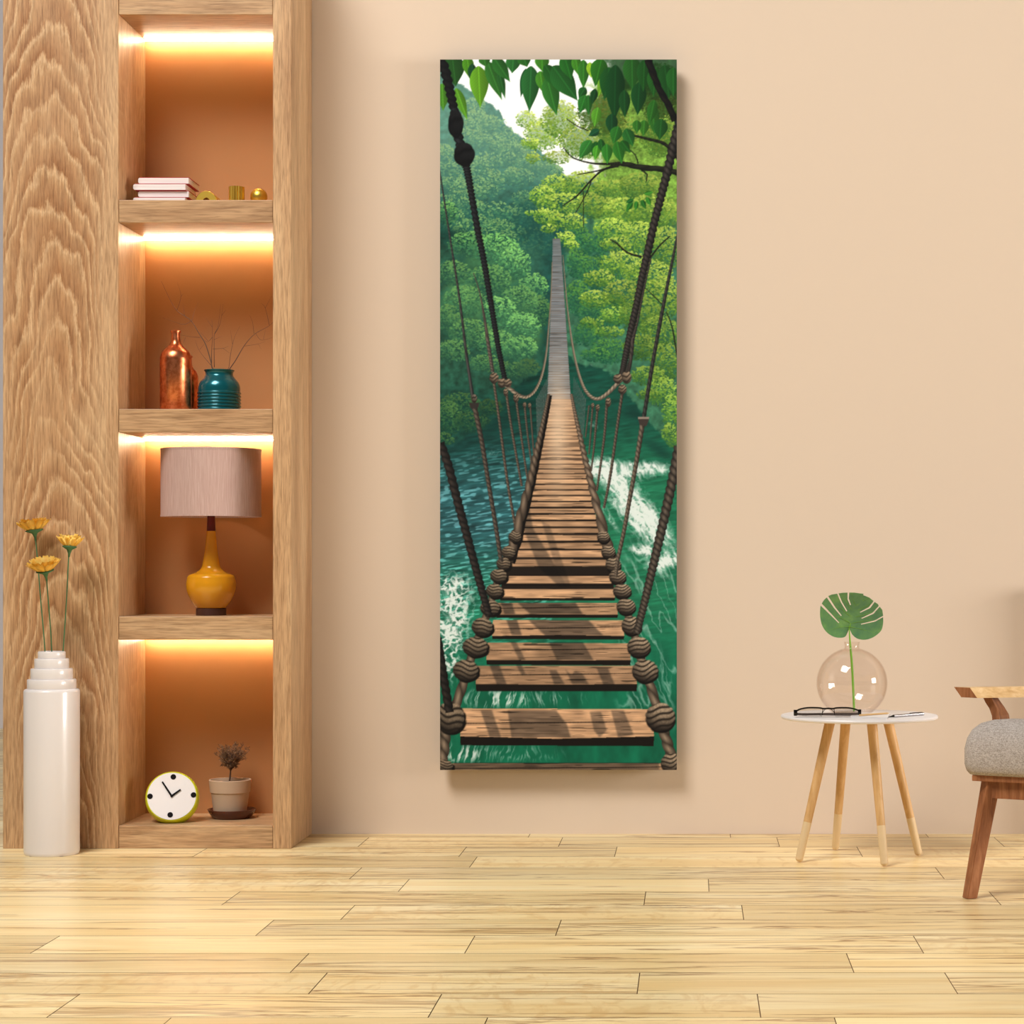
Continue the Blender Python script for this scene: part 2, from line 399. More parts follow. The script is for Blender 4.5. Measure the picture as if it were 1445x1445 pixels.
    # shaded water below the banks
    for (cx, cy, rx, ry) in [(660, 625, 40, 10), (700, 600, 26, 12), (735, 560, 22, 22), (898, 585, 18, 10), (930, 635, 26, 8)]:
        mm = blob(cx, cy, rx, ry, -.3 if cx < 790 else .6)[..., None] * .6
        img[:] = img * (1 - mm) + A(10, 48, 44) * mm
    # branches on the right -------------------------------------------------
    BK, BL = A(14, 18, 14), A(40, 42, 30)
    rope([(958, 244, 8), (930, 238, 8), (905, 236, 8), (880, 231, 7), (862, 231, 4), (835, 230, 2.4), (808, 222, 1.8), (795, 208, 1.3)], BL, BK, 3)
    rope([(872, 234, 3), (850, 240, 2.6), (832, 256, 2.4), (815, 275, 2), (794, 290, 1.3)], BL, BK, 3)
    rope([(868, 232, 2.4), (846, 240, 2), (815, 246, 1.2)], BL, BK, 3)
    rope([(834, 256, 1.6), (826, 275, 1.3), (812, 300, 1)], BL, BK, 3)
    rope([(823, 270, 1.2), (823, 320, 1)], BL, BK, 3)
    rope([(957, 222, 7), (938, 203, 5), (915, 196, 4), (890, 190, 2.6)], BL, BK, 3)
    rope([(905, 362, 3), (885, 356, 2.6), (870, 343, 2.2), (861, 338, 1.4)], BL, BK, 3)
    rope([(917, 364, 2.4), (930, 347, 2), (945, 333, 1.6)], BL, BK, 3)
    rope([(905, 240, 2.4), (913, 246, 2), (912, 255, 1.5)], BL, BK, 3); rope([(900, 230, 2), (896, 218, 1.5), (880, 205, 1.2)], BL, BK, 3)
    rope([(800, 168, 1.2), (815, 178, 1.5), (830, 184, 1.4)], BL, BK, 3)
    rope([(955, 500, 2), (948, 460, 1.8), (940, 440, 1.2)], BL, BK, 3); rope([(935, 430, 1.4), (920, 415, 1.2), (908, 404, 1)], BL, BK, 3)
    # far grey deck and sunlit planks ---------------------------------------
    lx = lambda y: np.interp(y, [334, 360, 420, 559, 588, 643, 704, 740, 788, 827, 858, 911, 940, 1000, 1090], [780, 779.5, 777.5, 772.5, 767, 755, 741, 733, 719, 707, 699, 688, 677, 655, 640])
    rx_ = lambda y: np.interp(y, [334, 360, 420, 559, 588, 643, 704, 740, 788, 827, 858, 911, 940, 1000, 1090], [790, 792, 796, 805, 811, 822, 835, 843, 857, 866, 872, 888, 895, 913, 945])
    inb = (X > lx(Y)) & (X < rx_(Y)) & (Y > 336) & (Y < 834)
    dark = A(26, 24, 22)
    gb = (1 - sm(600, 730, Y))[..., None]
    img[inb] = (A(30, 24, 20) * (1 - gb) + A(92, 70, 54) * gb)[inb]
    y = 338.0; tops = []
    while y < 797:
        sp = float(np.interp(y, [338, 450, 560, 600, 650, 704, 742, 760, 783, 808], [2.2, 3.0, 3.6, 4.6, 6.6, 8.6, 9.6, 11.2, 12.8, 15]))
        tops.append((y, sp)); y += sp
    def plank(y0, y1, y2, xl, xr, sun, seed, und=A(22, 17, 14)):
        """lit top y0..y1, shaded edge y1..y2"""
        r = np.random.default_rng(seed); k = (r.random(4) - .5) * (y1 - y0) * .12
        tone = 1 + (r.random() - .5) * .22
        wood = A(180, 143, 110) * tone if sun else A(112, 118, 124) * tone
        def col(px, py):
            g = .78 + .42 * fbm(px / 26 + seed * 3.1, py / .95 + seed * 7.7, 101, 3)
            ck = noise(px / 34 + seed, py / 1.1 + seed * 1.7, 113)
            g = g * (1 - .55 * sm(.80, .88, ck)) * (.86 + .3 * noise(px / 17 + seed, py / 4, 117))
            return wood * g[..., None]
        poly([(xl + .6, y0 + k[0]), (xr - .6, y0 + k[1]), (xr + .6, y1 + k[2]), ((xl + xr) / 2, y1 + k[3]), (xl - .8, y1 + k[2])], col)
        if y2 > y1: poly([(xl - .8, y1 + k[2]), ((xl + xr) / 2, y1 + k[3]), (xr + .6, y1 + k[2]), (xr + .4, y2 + k[1]), (xl - .4, y2 + k[0])], und)
    for i, (y, sp) in enumerate(tops):
        f = sm(548, 572, np.float32(y)); m = y + sp * .5
        plank(y, y + sp * float(np.interp(y, [338, 560, 700, 800], [.80, .80, .74, .73])), y, float(lx(m)), float(rx_(m)), f > .5, i)
    # grey veil on the far deck and glare in the middle
    mm = (inb * (1 - sm(545, 575, Y)) * (.30 + .3 * (1 - sm(340, 420, Y))))[..., None]
    img[:] = img * (1 - mm) + (A(104, 118, 122) * (1 - sm(340, 430, Y))[..., None] + A(128, 138, 146) * sm(340, 430, Y)[..., None]) * mm
    mm = (inb * blob(787, 600, 16, 80) * .6)[..., None]
    img[:] = img * (1 - mm) + A(232, 208, 180) * mm
    mm = (inb * blob(792, 570, 22, 16) * .45 )[..., None]
    img[:] = img * (1 - mm) + A(214, 180, 150) * mm
    near = [(812, 823, 826, 711, 863), (831, 843, 847, 706, 867), (850, 866, 871, 701, 871), (875, 896, 902, 695, 880), (906, 931, 937, 687, 889), (938, 965, 974, 672, 898), (1001, 1040, 1053, 650, 922), (1076, 1090, 1092, 638, 948)]
    for i, (a, b, c, xl, xr) in enumerate(near):
        plank(a, b, c, xl, xr, True, 300 + i)
        if a > 840:
            ck = a + (b - a) * (.4 + .2 * rng.random())
            rope([(xl + 4, ck, .8), ((xl + xr) / 2 - 20, ck - 1, 1.3), (xr - 50, ck - 2, .9), (xr - 5, ck - 3, .6)], A(40, 30, 24), A(28, 20, 16), 3)
    # cast shadows on the deck of the picture
    onp = np.zeros((H, W), bool)
    for (a, b, c, xl, xr) in near:
        onp |= (Y > a - 1) & (Y < b) & (X > xl) & (X < xr)
    onp |= inb
    sh = np.zeros((H, W), np.float32)
    for pts, st in [([(742, 690), (752, 745), (785, 800), (800, 828), (790, 828), (760, 800), (738, 745), (735, 700)], .5), ([(764, 735), (790, 820), (796, 828), (806, 828), (775, 740)], .35),
                    ([(706, 850), (722, 850), (738, 902), (724, 902)], .62), ([(730, 850), (812, 850), (826, 872), (755, 872)], .66), ([(745, 874), (830, 874), (852, 897), (770, 897)], .62),
                    ([(774, 905), (822, 905), (838, 932), (786, 932)], .58), ([(720, 905), (728, 905), (742, 932), (733, 932)], .5), ([(690, 937), (704, 937), (716, 968), (702, 968)], .55), ([(775, 945), (785, 945), (798, 967), (782, 966)], .55),
                    ([(797, 943), (806, 952), (812, 946), (822, 950), (832, 967), (808, 966)], .5), ([(842, 943), (858, 943), (868, 967), (852, 967)], .55), ([(678, 1002), (694, 1002), (708, 1043), (692, 1043)], .55),
                    ([(716, 1002), (785, 1002), (800, 1022), (806, 1043), (722, 1043)], .58), ([(832, 1004), (848, 1004), (856, 1030), (846, 1040), (838, 1030)], .5), ([(862, 1002), (880, 1002), (894, 1036), (872, 1040)], .52), ([(640, 1074), (930, 1074), (930, 1090), (640, 1090)], .55), ([(727, 936), (735, 936), (742, 952), (736, 952)], .5)]:
        p = np.array(pts); sl = box(p[:, 0].min() - 2, p[:, 1].min() - 2, p[:, 0].max() + 2, p[:, 1].max() + 2)
        sh[sl] = np.maximum(sh[sl], inside(pts, sl) * np.float32(st))
    for _ in range(2):
        sh = (sh + np.roll(sh, 2, 0) + np.roll(sh, -2, 0) + np.roll(sh, 2, 1) + np.roll(sh, -2, 1)) / 5
    mm = (sh * onp)[..., None]
    img[:] = img * (1 - mm) + img * A(70, 80, 95) * 1.05 * mm
    # ropes -----------------------------------------------------------------
    RL, RD = A(150, 130, 108), A(38, 32, 28); TL, TD = A(124, 108, 92), A(34, 30, 28); KL, KD = A(40, 42, 46), A(8, 10, 12)
    # thin uprights far away
    for k in range(9):
        t = k / 8
        rope([(757 + 16 * t, 562 - 30 * t, 1.5 - .6 * t), (759 + 12 * t, 625 - 60 * t, 1.5 - .6 * t)], A(120, 124, 120), A(70, 76, 74), 4, .7)
        rope([(826 - 16 * t, 562 - 30 * t, 1.5 - .6 * t), (822 - 13 * t, 618 - 56 * t, 1.5 - .6 * t)], A(110, 118, 114), A(60, 70, 70), 4, .7)
    for pts in [[(697, 541, 3.6), (704, 590, 3.6), (716, 680, 3.8), (727, 742, 4)], [(714, 552, 3.6), (721, 600, 3.4), (736, 685, 3.2)], [(728, 562, 3.2), (736, 620, 3), (745, 682, 2.8)], [(740, 570, 2.8), (744, 610, 2.6), (750, 655, 2.4)], [(748, 572, 2.4), (753, 640, 2)],
                [(878, 552, 4.2), (871, 600, 4), (861, 670, 4), (852, 716, 3.6)], [(856, 570, 3.8), (852, 620, 3.4), (842, 692, 3)], [(843, 576, 3.2), (838, 630, 2.8), (834, 664, 2.4)], [(836, 574, 2.6), (831, 640, 2.2)], [(831, 572, 2.2), (826, 616, 2)]]:
        rope(pts, TL, TD, 1.3)
    # hand ropes
    rope([(713, 543, 5), (722, 550, 5), (731, 557, 5), (742, 560, 4.4), (752, 554, 4), (760, 541, 3.6), (766, 523, 3.2), (771, 495, 2.6), (774, 460, 2), (777, 420, 1.5), (779, 370, 1.2)], A(176, 160, 138), A(70, 62, 54), 1.3)
    rope([(876, 536, 5.6), (868, 544, 5.6), (858, 554, 5.4), (846, 562, 5), (836, 561, 4.6), (826, 551, 4.2), (818, 532, 3.6), (811, 505, 3), (805, 470, 2.4), (800, 430, 1.8), (797, 395, 1.4), (794, 360, 1)], A(176, 160, 138), A(70, 62, 54), 1.3)
    for (x, y, a, b) in [(728, 561, 4, 7), (740, 571, 2.6, 4), (747, 572, 2.4, 4), (858, 567, 4, 7), (843, 575, 3, 5), (836, 572, 2.4, 4), (713.5, 553, 3.4, 6)]:
        knot(x, y, a, b, RL, RD, 3)
    # side ropes with lashings along the deck edges
    sideL = [(774, 556, 3.5), (768, 586, 5), (758, 632, 7.5), (746, 685, 10), (736, 722, 12), (726, 760, 14), (716, 790, 15)]
    sideR = [(806, 556, 3.5), (812, 586, 5), (823, 636, 7.5), (836, 690, 10), (846, 728, 12), (856, 765, 14), (866, 800, 15)]
    rope([(x + 3, y + 2, w) for x, y, w in sideL], A(20, 17, 15), A(12, 10, 9), 1)
    rope(sideL, A(134, 116, 98), A(36, 30, 26), .62, 1, .2, .25); rope(sideR, A(150, 130, 110), A(40, 33, 28), .62, 1, .1, .25)
    for pts in [[(712, 800, 10), (700, 825, 10), (692, 852, 10), (682, 880, 11), (671, 910, 12), (659, 944, 13), (654, 962, 13), (643, 993, 14), (630, 1012, 15), (627, 1050, 15), (622, 1086, 15)],
                [(868, 800, 10), (876, 830, 10), (882, 856, 11), (890, 880, 11), (900, 912, 12), (909, 944, 13), (917, 966, 13), (926, 994, 14), (936, 1030, 15), (947, 1066, 15), (952, 1086, 15)]]:
        rope(pts, A(146, 128, 108), A(34, 29, 25), 1.15, 1, .1, .12)
    for (x, y, a, b) in [(726, 757, 9, 8), (717, 779, 10, 9), (710, 795, 10, 9), (703, 812, 12, 10), (697, 833, 12, 10), (691, 857, 14, 11), (680, 884, 15, 13), (670, 912, 18, 14), (656.5, 945, 18, 15), (634, 1012, 21, 22), (625, 1080, 14, 9)]:
        knot(x + 3, y + 3, a, b, A(24, 20, 18), A(14, 12, 10), 3); knot(x, y, a, b, A(150, 132, 110), A(26, 22, 19), 4.6, -.25)
    for (x, y, a, b) in [(851, 757, 9, 8), (858, 778, 10, 9), (865, 796, 11, 10), (871, 813, 12, 10), (877.5, 833, 13, 10), (883, 855, 13.5, 11), (891, 882, 14.5, 13), (901, 912, 16.5, 14), (910, 946, 18.5, 16), (931.5, 1011, 21, 20), (947, 1076, 15, 14)]:
        knot(x + 1, y + 3, a, b, A(24, 20, 18), A(14, 12, 10), 3); knot(x, y, a, b, A(170, 150, 126), A(28, 23, 20), 4.6, .3)
    # hangers
    rope([(620, 240, 2), (634, 330, 2.6), (648, 420, 3.2), (658, 500, 4), (668, 566, 5)], A(78, 76, 74), A(22, 24, 26), 1.6)
    poly([(662, 568), (676, 568), (675, 574), (671, 578), (667, 578), (663, 574)], A(46, 42, 40)); knot(669, 562, 4, 6, A(110, 100, 90), RD, 2)
    rope([(670, 576, 7), (680, 625, 6.4), (689, 680, 6), (699, 740, 6), (707, 792, 6)], A(104, 92, 80), A(30, 27, 26), 1.2)
    rope([(668, 385, 1.2), (676, 410, 1.6), (682, 440, 3), (688, 480, 5), (695, 524, 5)], A(112, 100, 90), A(36, 34, 34), 1.0)
    knot(697, 533, 6.5, 8, RL, RD, 3)
    rope([(621, 84, 14), (628, 100, 14), (634, 125, 13), (640, 150, 12), (646, 190, 13), (654, 220, 12), (660, 245, 10), (666, 280, 9), (674, 325, 9), (683, 370, 8.5), (693, 430, 8), (703, 490, 7.4), (712, 534, 7)], KL, KD, .8, 1, .3, .22)
    knot(643, 175, 11, 20, A(22, 23, 25), KD, 2); knot(655, 218, 15, 17, A(24, 25, 27), KD, 2)
    knot(708, 540, 6, 7, RL, RD, 2.5); knot(716, 540, 6, 6, RL, RD, 2.5)
    rope([(957, 178, 13), (950, 205, 12.5), (942, 240, 12), (933, 275, 11.5), (924, 310, 11), (915, 350, 11), (906, 390, 10.5), (898, 430, 10), (889, 470, 9.6), (881, 510, 9), (876, 534, 8)], A(70, 64, 60), A(12, 12, 13), .72, 1, .25, .18)
    rope([(957, 84 + 76, 12), (958, 180, 12)], KL, KD, .8)
    rope([(914, 84, 12), (920, 100, 11), (930, 125, 10), (944, 150, 9), (952, 170, 9)], KL, KD, 2)
    rope([(918, 365, 2), (908, 410, 2.4), (899, 455, 3), (893, 478, 5), (890, 505, 5.6), (884, 530, 6.5)], A(84, 76, 70), A(26, 25, 25), 1.0)
    knot(872, 534, 7, 7, RL, RD, 2.6); knot(884, 532, 7, 9, RL, RD, 2.6); knot(878, 549, 6, 7, RL, RD, 3)
    rope([(956, 330, 3), (948, 370, 4), (936, 430, 5), (922, 505, 5.4), (908, 590, 5.6)], A(70, 68, 64), A(20, 22, 22), 1.4)
    poly([(900, 588), (916, 588), (915, 593), (912, 601), (903, 601), (901, 594)], A(58, 50, 46)); poly([(900, 588), (916, 588), (915.5, 591), (900.5, 591)], A(140, 128, 116))
    rope([(906, 600, 7), (898, 650, 6.2), (889, 700, 6), (880, 750, 5.6), (871, 792, 5.4), (869, 812, 5)], A(134, 118, 102), A(36, 32, 28), 1.2)
    rope([(621, 625, 12), (632, 655, 12), (645, 705, 12), (660, 760, 11.5), (675, 815, 11), (690, 868, 10)], A(58, 50, 46), A(12, 13, 14), .9, 1, .35, .14)
    rope([(958, 630, 14), (948, 680, 13.5), (936, 735, 13), (922, 795, 12), (909, 850, 11), (898, 893, 10)], A(104, 92, 80), A(18, 17, 17), .75, 1, .1, .14)
    rope([(617, 900, 12), (625, 950, 12), (634, 1004, 12)], A(50, 44, 40), A(12, 12, 12), .9)
    # hanging leaves across the top ----------------------------------------
    m = (sm(838, 868, X + (n2 - .5) * 40) * (1 - sm(112, 146, Y + (n2 - .5) * 40)))[..., None] * .85
    img[:] = img * (1 - m) + A(20, 58, 22) * (.6 + .8 * n2)[..., None] * m
    c2 = lambda x, y: (620 + x * .177, 84 + y * .177)
    c3 = lambda x, y: (785 + x * .1772, 84 + y * .1772)
    for (f, a, b, c, d, w, col) in [
        (c2, 100, -40, 130, 220, 170, (30, 72, 28)), (c2, 220, -30, 240, 155, 90, (62, 116, 26)), (c2, 262, 30, 258, 200, 70, (20, 58, 32)), (c2, 130, 225, 225, 490, 80, (74, 128, 32)), (c2, 20, 190, 30, 412, 110, (62, 116, 32)),
        (c2, 310, 50, 325, 392, 145, (82, 134, 30)), (c2, 380, 10, 500, 330, 105, (40, 92, 34)), (c2, 470, 80, 525, 320, 60, (30, 76, 32)), (c2, 430, -20, 566, 182, 105, (34, 86, 32)), (c2, 590, -30, 578, 112, 110, (34, 90, 38)), (c2, 660, -40, 700, 60, 110, (32, 84, 30)), (c2, 350, -30, 370, 60, 90, (40, 90, 30)),
        (c2, 690, 70, 645, 310, 60, (22, 66, 34)), (c2, 730, 50, 715, 425, 140, (30, 84, 38)), (c2, 815, -40, 820, 100, 110, (50, 108, 30)), (c2, 800, 90, 830, 275, 90, (56, 112, 32)), (c2, 855, 140, 936, 452, 130, (38, 94, 34)), (c2, 840, 40, 965, 250, 110, (26, 74, 26)),
        (c3, -30, 50, 172, 332, 170, (28, 80, 32)), (c3, 60, -40, 120, 165, 115, (28, 84, 28)), (c3, 150, -30, 175, 130, 80, (52, 110, 30)), (c3, 215, 0, 215, 240, 90, (40, 98, 30)), (c3, 265, 20, 275, 150, 60, (120, 160, 40)), (c3, 360, -10, 305, 220, 135, (34, 90, 24)), (c3, 390, 130, 330, 300, 80, (90, 136, 36)),
        (c3, 230, 220, 175, 310, 70, (24, 74, 30)), (c3, 232, 280, 182, 432, 85, (34, 96, 34)), (c3, 252, 280, 256, 452, 62, (30, 84, 30)), (c3, 310, 230, 282, 362, 60, (18, 56, 26)), (c3, 420, 60, 380, 330, 120, (20, 66, 26)), (c3, 600, -30, 605, 252, 140, (30, 78, 28)), (c3, 470, 40, 460, 505, 150, (14, 56, 24)),
        (c3, 540, 240, 545, 470, 90, (18, 60, 26)), (c3, 660, 180, 645, 450, 120, (16, 60, 26)), (c3, 700, 0, 690, 260, 110, (22, 66, 24)), (c3, 790, 60, 770, 300, 120, (26, 72, 26)), (c3, 860, 40, 900, 320, 120, (20, 62, 24)), (c3, 930, 60, 930, 300, 110, (26, 76, 28)), (c3, 330, 380, 300, 540, 80, (70, 128, 36)),
        (c3, 440, 430, 440, 610, 95, (16, 58, 30)), (c3, 490, 530, 450, 675, 95, (34, 92, 32)), (c3, 550, 550, 612, 695, 95, (30, 84, 34)), (c3, 340, 560, 250, 610, 60, (20, 66, 40)), (c3, 275, 640, 178, 795, 95, (40, 102, 40)), (c3, 320, 650, 282, 772, 60, (22, 70, 26)), (c3, 325, 680, 306, 805, 62, (62, 130, 36)),
        (c3, 350, 630, 370, 752, 60, (24, 74, 28)), (c3, 400, 670, 405, 835, 85, (40, 104, 34)), (c3, 480, 650, 522, 835, 92, (36, 94, 30)), (c3, 515, 645, 592, 745, 70, (26, 76, 26)), (c3, 700, 480, 690, 615, 80, (44, 96, 30)), (c3, 765, 350, 780, 605, 95, (38, 88, 30)), (c3, 835, 470, 820, 645, 112, (26, 72, 28)),
        (c3, 780, 320, 735, 525, 80, (34, 84, 28)), (c3, 640, 480, 640, 590, 70, (40, 92, 30)), (c3, 605, 1130, 550, 1215, 44, (34, 92, 32)), (c3, 640, 1125, 628, 1205, 40, (40, 100, 34)), (c3, 680, 1115, 712, 1195, 44, (30, 84, 30)), (c3, 720, 1095, 752, 1165, 44, (44, 104, 34)), (c3, 615, 1110, 545, 1142, 36, (30, 80, 34)), (c3, 700, 1070, 775, 1050, 40, (50, 110, 36))]:
        p, q = f(a, b), f(c, d); leaf(p[0], p[1], q[0], q[1], w * .177, A(*col))
    rope([(914, 84, 10), (920, 100, 10), (930, 125, 9), (944, 150, 9), (952, 170, 9)], A(26, 24, 20), KD, 2)
    rope([(621, 84, 15), (628, 100, 14), (634, 125, 13), (640, 152, 12)], A(24, 25, 26), KD, .8, 1, .3, .2)
    # down to one sample per mesh point (335 x 1003 corners)
    out = np.clip(img, 0, 1)
    pad = np.pad(out, ((1, 1), (1, 1), (0, 0)), mode='edge')
    v = (pad[0:-1, 0:-1] + pad[1:, 0:-1] + pad[0:-1, 1:] + pad[1:, 1:]) / 4
    return v[::S, ::S]
# ---------------------------------------------------------------- materials
def oak(name, vertical=True, cathedral=None, tone=1.0, rough=.42):
    """limed oak: fine fibres along the grain, and arched growth figure where the board is flat sawn"""
    m = mat(name, (1, 1, 1, 1), rough, spec=.4); n = N(m)
    sx, sz = (150, 9) if vertical else (7, 120)
    fib = n.noise(n.coords((sx, 60 if not vertical else sx, sz)), 1.0, 5, .6, .4)
    fib2 = n.noise(n.coords((sx * 2.6, sx * 2.6, sz * 2.2) if vertical else (sx * 2, 150, sz * 2)), 1.0, 2, .5, .3)
    broad = n.noise(n.coords((9, 9, 1.1) if vertical else (1.6, 9, 11)), 1.0, 4, .55, .8)
    T = lambda r, g, b: lin(r * tone, g * tone, b * tone)
    if cathedral is not None:
        x0, k, per, zoff = cathedral
        c = n.new('ShaderNodeTexCoord'); s = n.new('ShaderNodeSeparateXYZ'); n.link(c.outputs['Object'], s.inputs[0])
        wob = n.noise(n.coords((3, 3, 1.3)), 1.0, 2, .5)
        wobf = n.noise(n.coords((170, 170, 40)), 1.0, 3, .6)
        dx = n.math('SUBTRACT', s.outputs[0], x0); dx = n.math('ADD', dx, n.math('MULTIPLY', n.math('SUBTRACT', wob, .5), .22))
        ax = n.math('MULTIPLY', n.math('MULTIPLY', dx, dx), k)
        f = n.math('ADD', n.math('ADD', s.outputs[2], ax), n.math('MULTIPLY', n.math('SUBTRACT', n.noise(n.coords((8, 8, 2.6), (3, 1, 2)), 1.0, 3, .55), .5), .42))
        f = n.math('ADD', f, n.math('MULTIPLY', n.math('SUBTRACT', wobf, .5), .075))
        ph = n.math('FRACT', n.math('DIVIDE', f, per))
        fig = n.ramp(ph, [(0, T(208, 168, 124)), (.06, T(190, 146, 102)), (.16, T(158, 108, 66)), (.45, T(174, 127, 85)), (.72, T(188, 144, 100)), (.86, T(204, 164, 120)), (.93, T(218, 180, 138)), (1, T(210, 170, 126))])
        side = n.ramp(n.math('ABSOLUTE', dx), [(.10, (0, 0, 0, 1)), (.17, (1, 1, 1, 1))])
        plain = n.ramp(broad, [(.3, T(186, 144, 102)), (.5, T(202, 162, 120)), (.7, T(214, 178, 136))])
        fade = n.ramp(n.noise(n.coords((5, 5, 3.2), (9, 4, 7)), 1.0, 3, .55), [(.40, (0, 0, 0, 1)), (.66, (1, 1, 1, 1))])
        col = n.mix(n.math('MAXIMUM', n.math('MULTIPLY', side, .82), n.math('MULTIPLY', fade, .7)), fig, plain)
    else:
        col = n.ramp(broad, [(.28, T(178, 136, 96)), (.5, T(200, 160, 118)), (.72, T(216, 180, 138))])
    fr = n.ramp(fib, [(.3, (.56, .50, .45, 1)), (.52, (1, 1, 1, 1)), (.72, (1.14, 1.12, 1.10, 1))])
    fr2 = n.ramp(fib2, [(.34, (.68, .64, .60, 1)), (.5, (1, 1, 1, 1)), (.68, (1.12, 1.11, 1.1, 1))])
    col = n.mix(.75, col, fr, 'MULTIPLY'); col = n.mix(.7, col, fr2, 'MULTIPLY')
    n.base(col); n.bump(fib, .10, .004)
    return m
OAK_PANEL = oak('oak_arched_figure', True, (-0.30, 18.0, .125, 0), .96)
OAK_POST = oak('oak_straight_grain', True, None, .98)
OAK_SHELF = oak('oak_long_grain', False, None, .93)

def simple_wood(name, dark, mid, light, scale, rough=.45):
    m = mat(name, mid, rough, spec=.4); n = N(m)
    a = n.noise(n.coords(scale), 1.0, 4, .6, .5)
    n.base(n.ramp(a, [(.3, dark), (.5, mid), (.72, light)])); n.bump(a, .05, .002); return m

WALL = mat('peach_wall_paint', lin(214, 194, 173), .75, spec=.25)
n = N(WALL); n.bump(n.noise(n.coords((90, 90, 90)), 1.0, 3), .03, .002)
WALL_GREY = mat('pale_grey_wall_paint', lin(222, 216, 218), .8, spec=.2)
NICHE = mat('niche_glow_tint', lin(186, 130, 82), .7, spec=.25)  # warm LED glow and niche shade are put into this orange

def floor_material():
    m = mat('ash_floor_boards', (1, 1, 1, 1), .34, spec=.45); n = N(m)
    at = n.new('ShaderNodeAttribute', attribute_name='board'); sp = n.new('ShaderNodeSeparateColor'); n.link(at.outputs['Color'], sp.inputs[0])
    r, g, b = sp.outputs
    pos = n.new('ShaderNodeNewGeometry'); xyz = n.new('ShaderNodeSeparateXYZ'); n.link(pos.outputs['Position'], xyz.inputs[0])
    def vec(kx, ky, ox=37.0):
        c = n.new('ShaderNodeCombineXYZ')
        n.link(n.math('ADD', n.math('MULTIPLY', xyz.outputs[0], kx), n.math('MULTIPLY', r, ox)), c.inputs[0])
        n.link(n.math('MULTIPLY', xyz.outputs[1], ky), c.inputs[1]); n.link(n.math('MULTIPLY', g, 91.0), c.inputs[2]); return c.outputs[0]
    broad = n.noise(vec(.9, 7.0), 1.0, 3, .5, .9)
    fine = n.noise(vec(3.0, 70.0), 1.0, 4, .6, .4)
    streak = n.noise(vec(.75, 13.0), 1.0, 5, .62, 1.3)
    fig = n.noise(vec(16.0, 7.0), 1.0, 3, .5, 1.5)
    base = n.ramp(broad, [(.3, lin(240, 208, 146)), (.5, lin(249, 224, 168)), (.7, lin(253, 236, 190))])
    base = n.mix(n.math('MULTIPLY', n.ramp(fine, [(.35, (1, 1, 1, 1)), (.6, (0, 0, 0, 1))]), .25), base, lin(196, 152, 92))
    band = n.math('SUBTRACT', 1.0, n.math('MULTIPLY', n.math('ABSOLUTE', n.math('SUBTRACT', streak, n.math('ADD', .36, n.math('MULTIPLY', b, .3)))), 26.0))
    band = n.math('MAXIMUM', band, 0.0)
    base = n.mix(n.math('MULTIPLY', band, n.math('MULTIPLY', n.math('ADD', fine, .15), 1.25)), base, lin(150, 104, 58))
    dk = n.ramp(streak, [(.60, (0, 0, 0, 1)), (.70, (1, 1, 1, 1))])
    base = n.mix(n.math('MULTIPLY', n.math('MULTIPLY', dk, fine), .75), base, lin(176, 128, 76))
    fg = n.math('MULTIPLY', n.ramp(fig, [(.5, (0, 0, 0, 1)), (.66, (1, 1, 1, 1))]), n.ramp(g, [(.68, (0, 0, 0, 1)), (.72, (1, 1, 1, 1))]))
    base = n.mix(n.math('MULTIPLY', fg, .35), base, lin(206, 162, 96))
    tint = n.ramp(b, [(0, (.84, .81, .76, 1)), (.5, (.97, .97, .96, 1)), (1, (1.10, 1.10, 1.10, 1))])
    base = n.mix(1.0, base, tint, 'MULTIPLY')
    n.base(base)
    rr = n.math('ADD', .27, n.math('MULTIPLY', fine, .12)); n.link(rr, n.bsdf.inputs['Roughness'])
    n.bump(fine, .03, .002)
    return m
FLOOR = floor_material()
GAP = mat('board_joint', lin(120, 84, 50), .8)

PORCELAIN = mat('white_porcelain', lin(226, 218, 214), .28, spec=.5, coat=.3)
COPPER = mat('hammered_copper', lin(226, 132, 84), .31, 1.0)
n = N(COPPER); cn = n.noise(n.coords((60, 60, 60)), 1.0, 3, .6)
n.base(n.ramp(cn, [(.35, lin(196, 104, 64)), (.6, lin(232, 142, 96))])); n.bump(cn, .08, .002)
TEAL = mat('teal_glaze', lin(8, 100, 110), .24, .45, coat=.4)
TWIG = mat('dry_twig_bark', lin(98, 72, 56), .8)
GOLD = mat('brushed_gold', lin(238, 196, 84), .36, 1.0)
BOOK_WHITE = mat('white_book_paper', lin(232, 222, 218), .7)
n = N(BOOK_WHITE); n.base(n.ramp(n.noise(n.coords((6, 6, 900)), 1.0, 2), [(.4, lin(222, 210, 206)), (.6, lin(238, 230, 226))]))
BOOK_RED = mat('red_book_cover', lin(178, 30, 46), .5)
SHADE = mat('taupe_lamp_linen', lin(188, 154, 142), .85, spec=.2)
n = N(SHADE); sn = n.noise(n.coords((420, 420, 14)), 1.0, 3, .6)
n.base(n.ramp(sn, [(.35, lin(180, 148, 138)), (.65, lin(196, 166, 156))])); n.bump(sn, .12, .002)
MUSTARD = mat('mustard_ceramic_glaze', lin(212, 144, 18), .16, coat=.5)
LAMP_NECK = mat('dark_red_lacquer', lin(86, 22, 26), .3)
LAMP_FOOT = mat('dark_walnut', lin(70, 38, 28), .4)
LIME = mat('lime_green_plastic', lin(206, 208, 14), .35)
CLOCK_FACE = mat('white_clock_dial', lin(232, 226, 224), .6)
BLACK = mat('black_paint', lin(20, 16, 17), .9, spec=.2)
BLACK_GLOSS = mat('glossy_black_acetate', lin(14, 12, 14), .15)
POT = mat('beige_clay', lin(192, 164, 138), .7)
SOIL = mat('dark_soil', lin(48, 32, 24), .95)
BROWN_GLASS = mat('smoky_brown_dish', lin(92, 50, 36), .12)
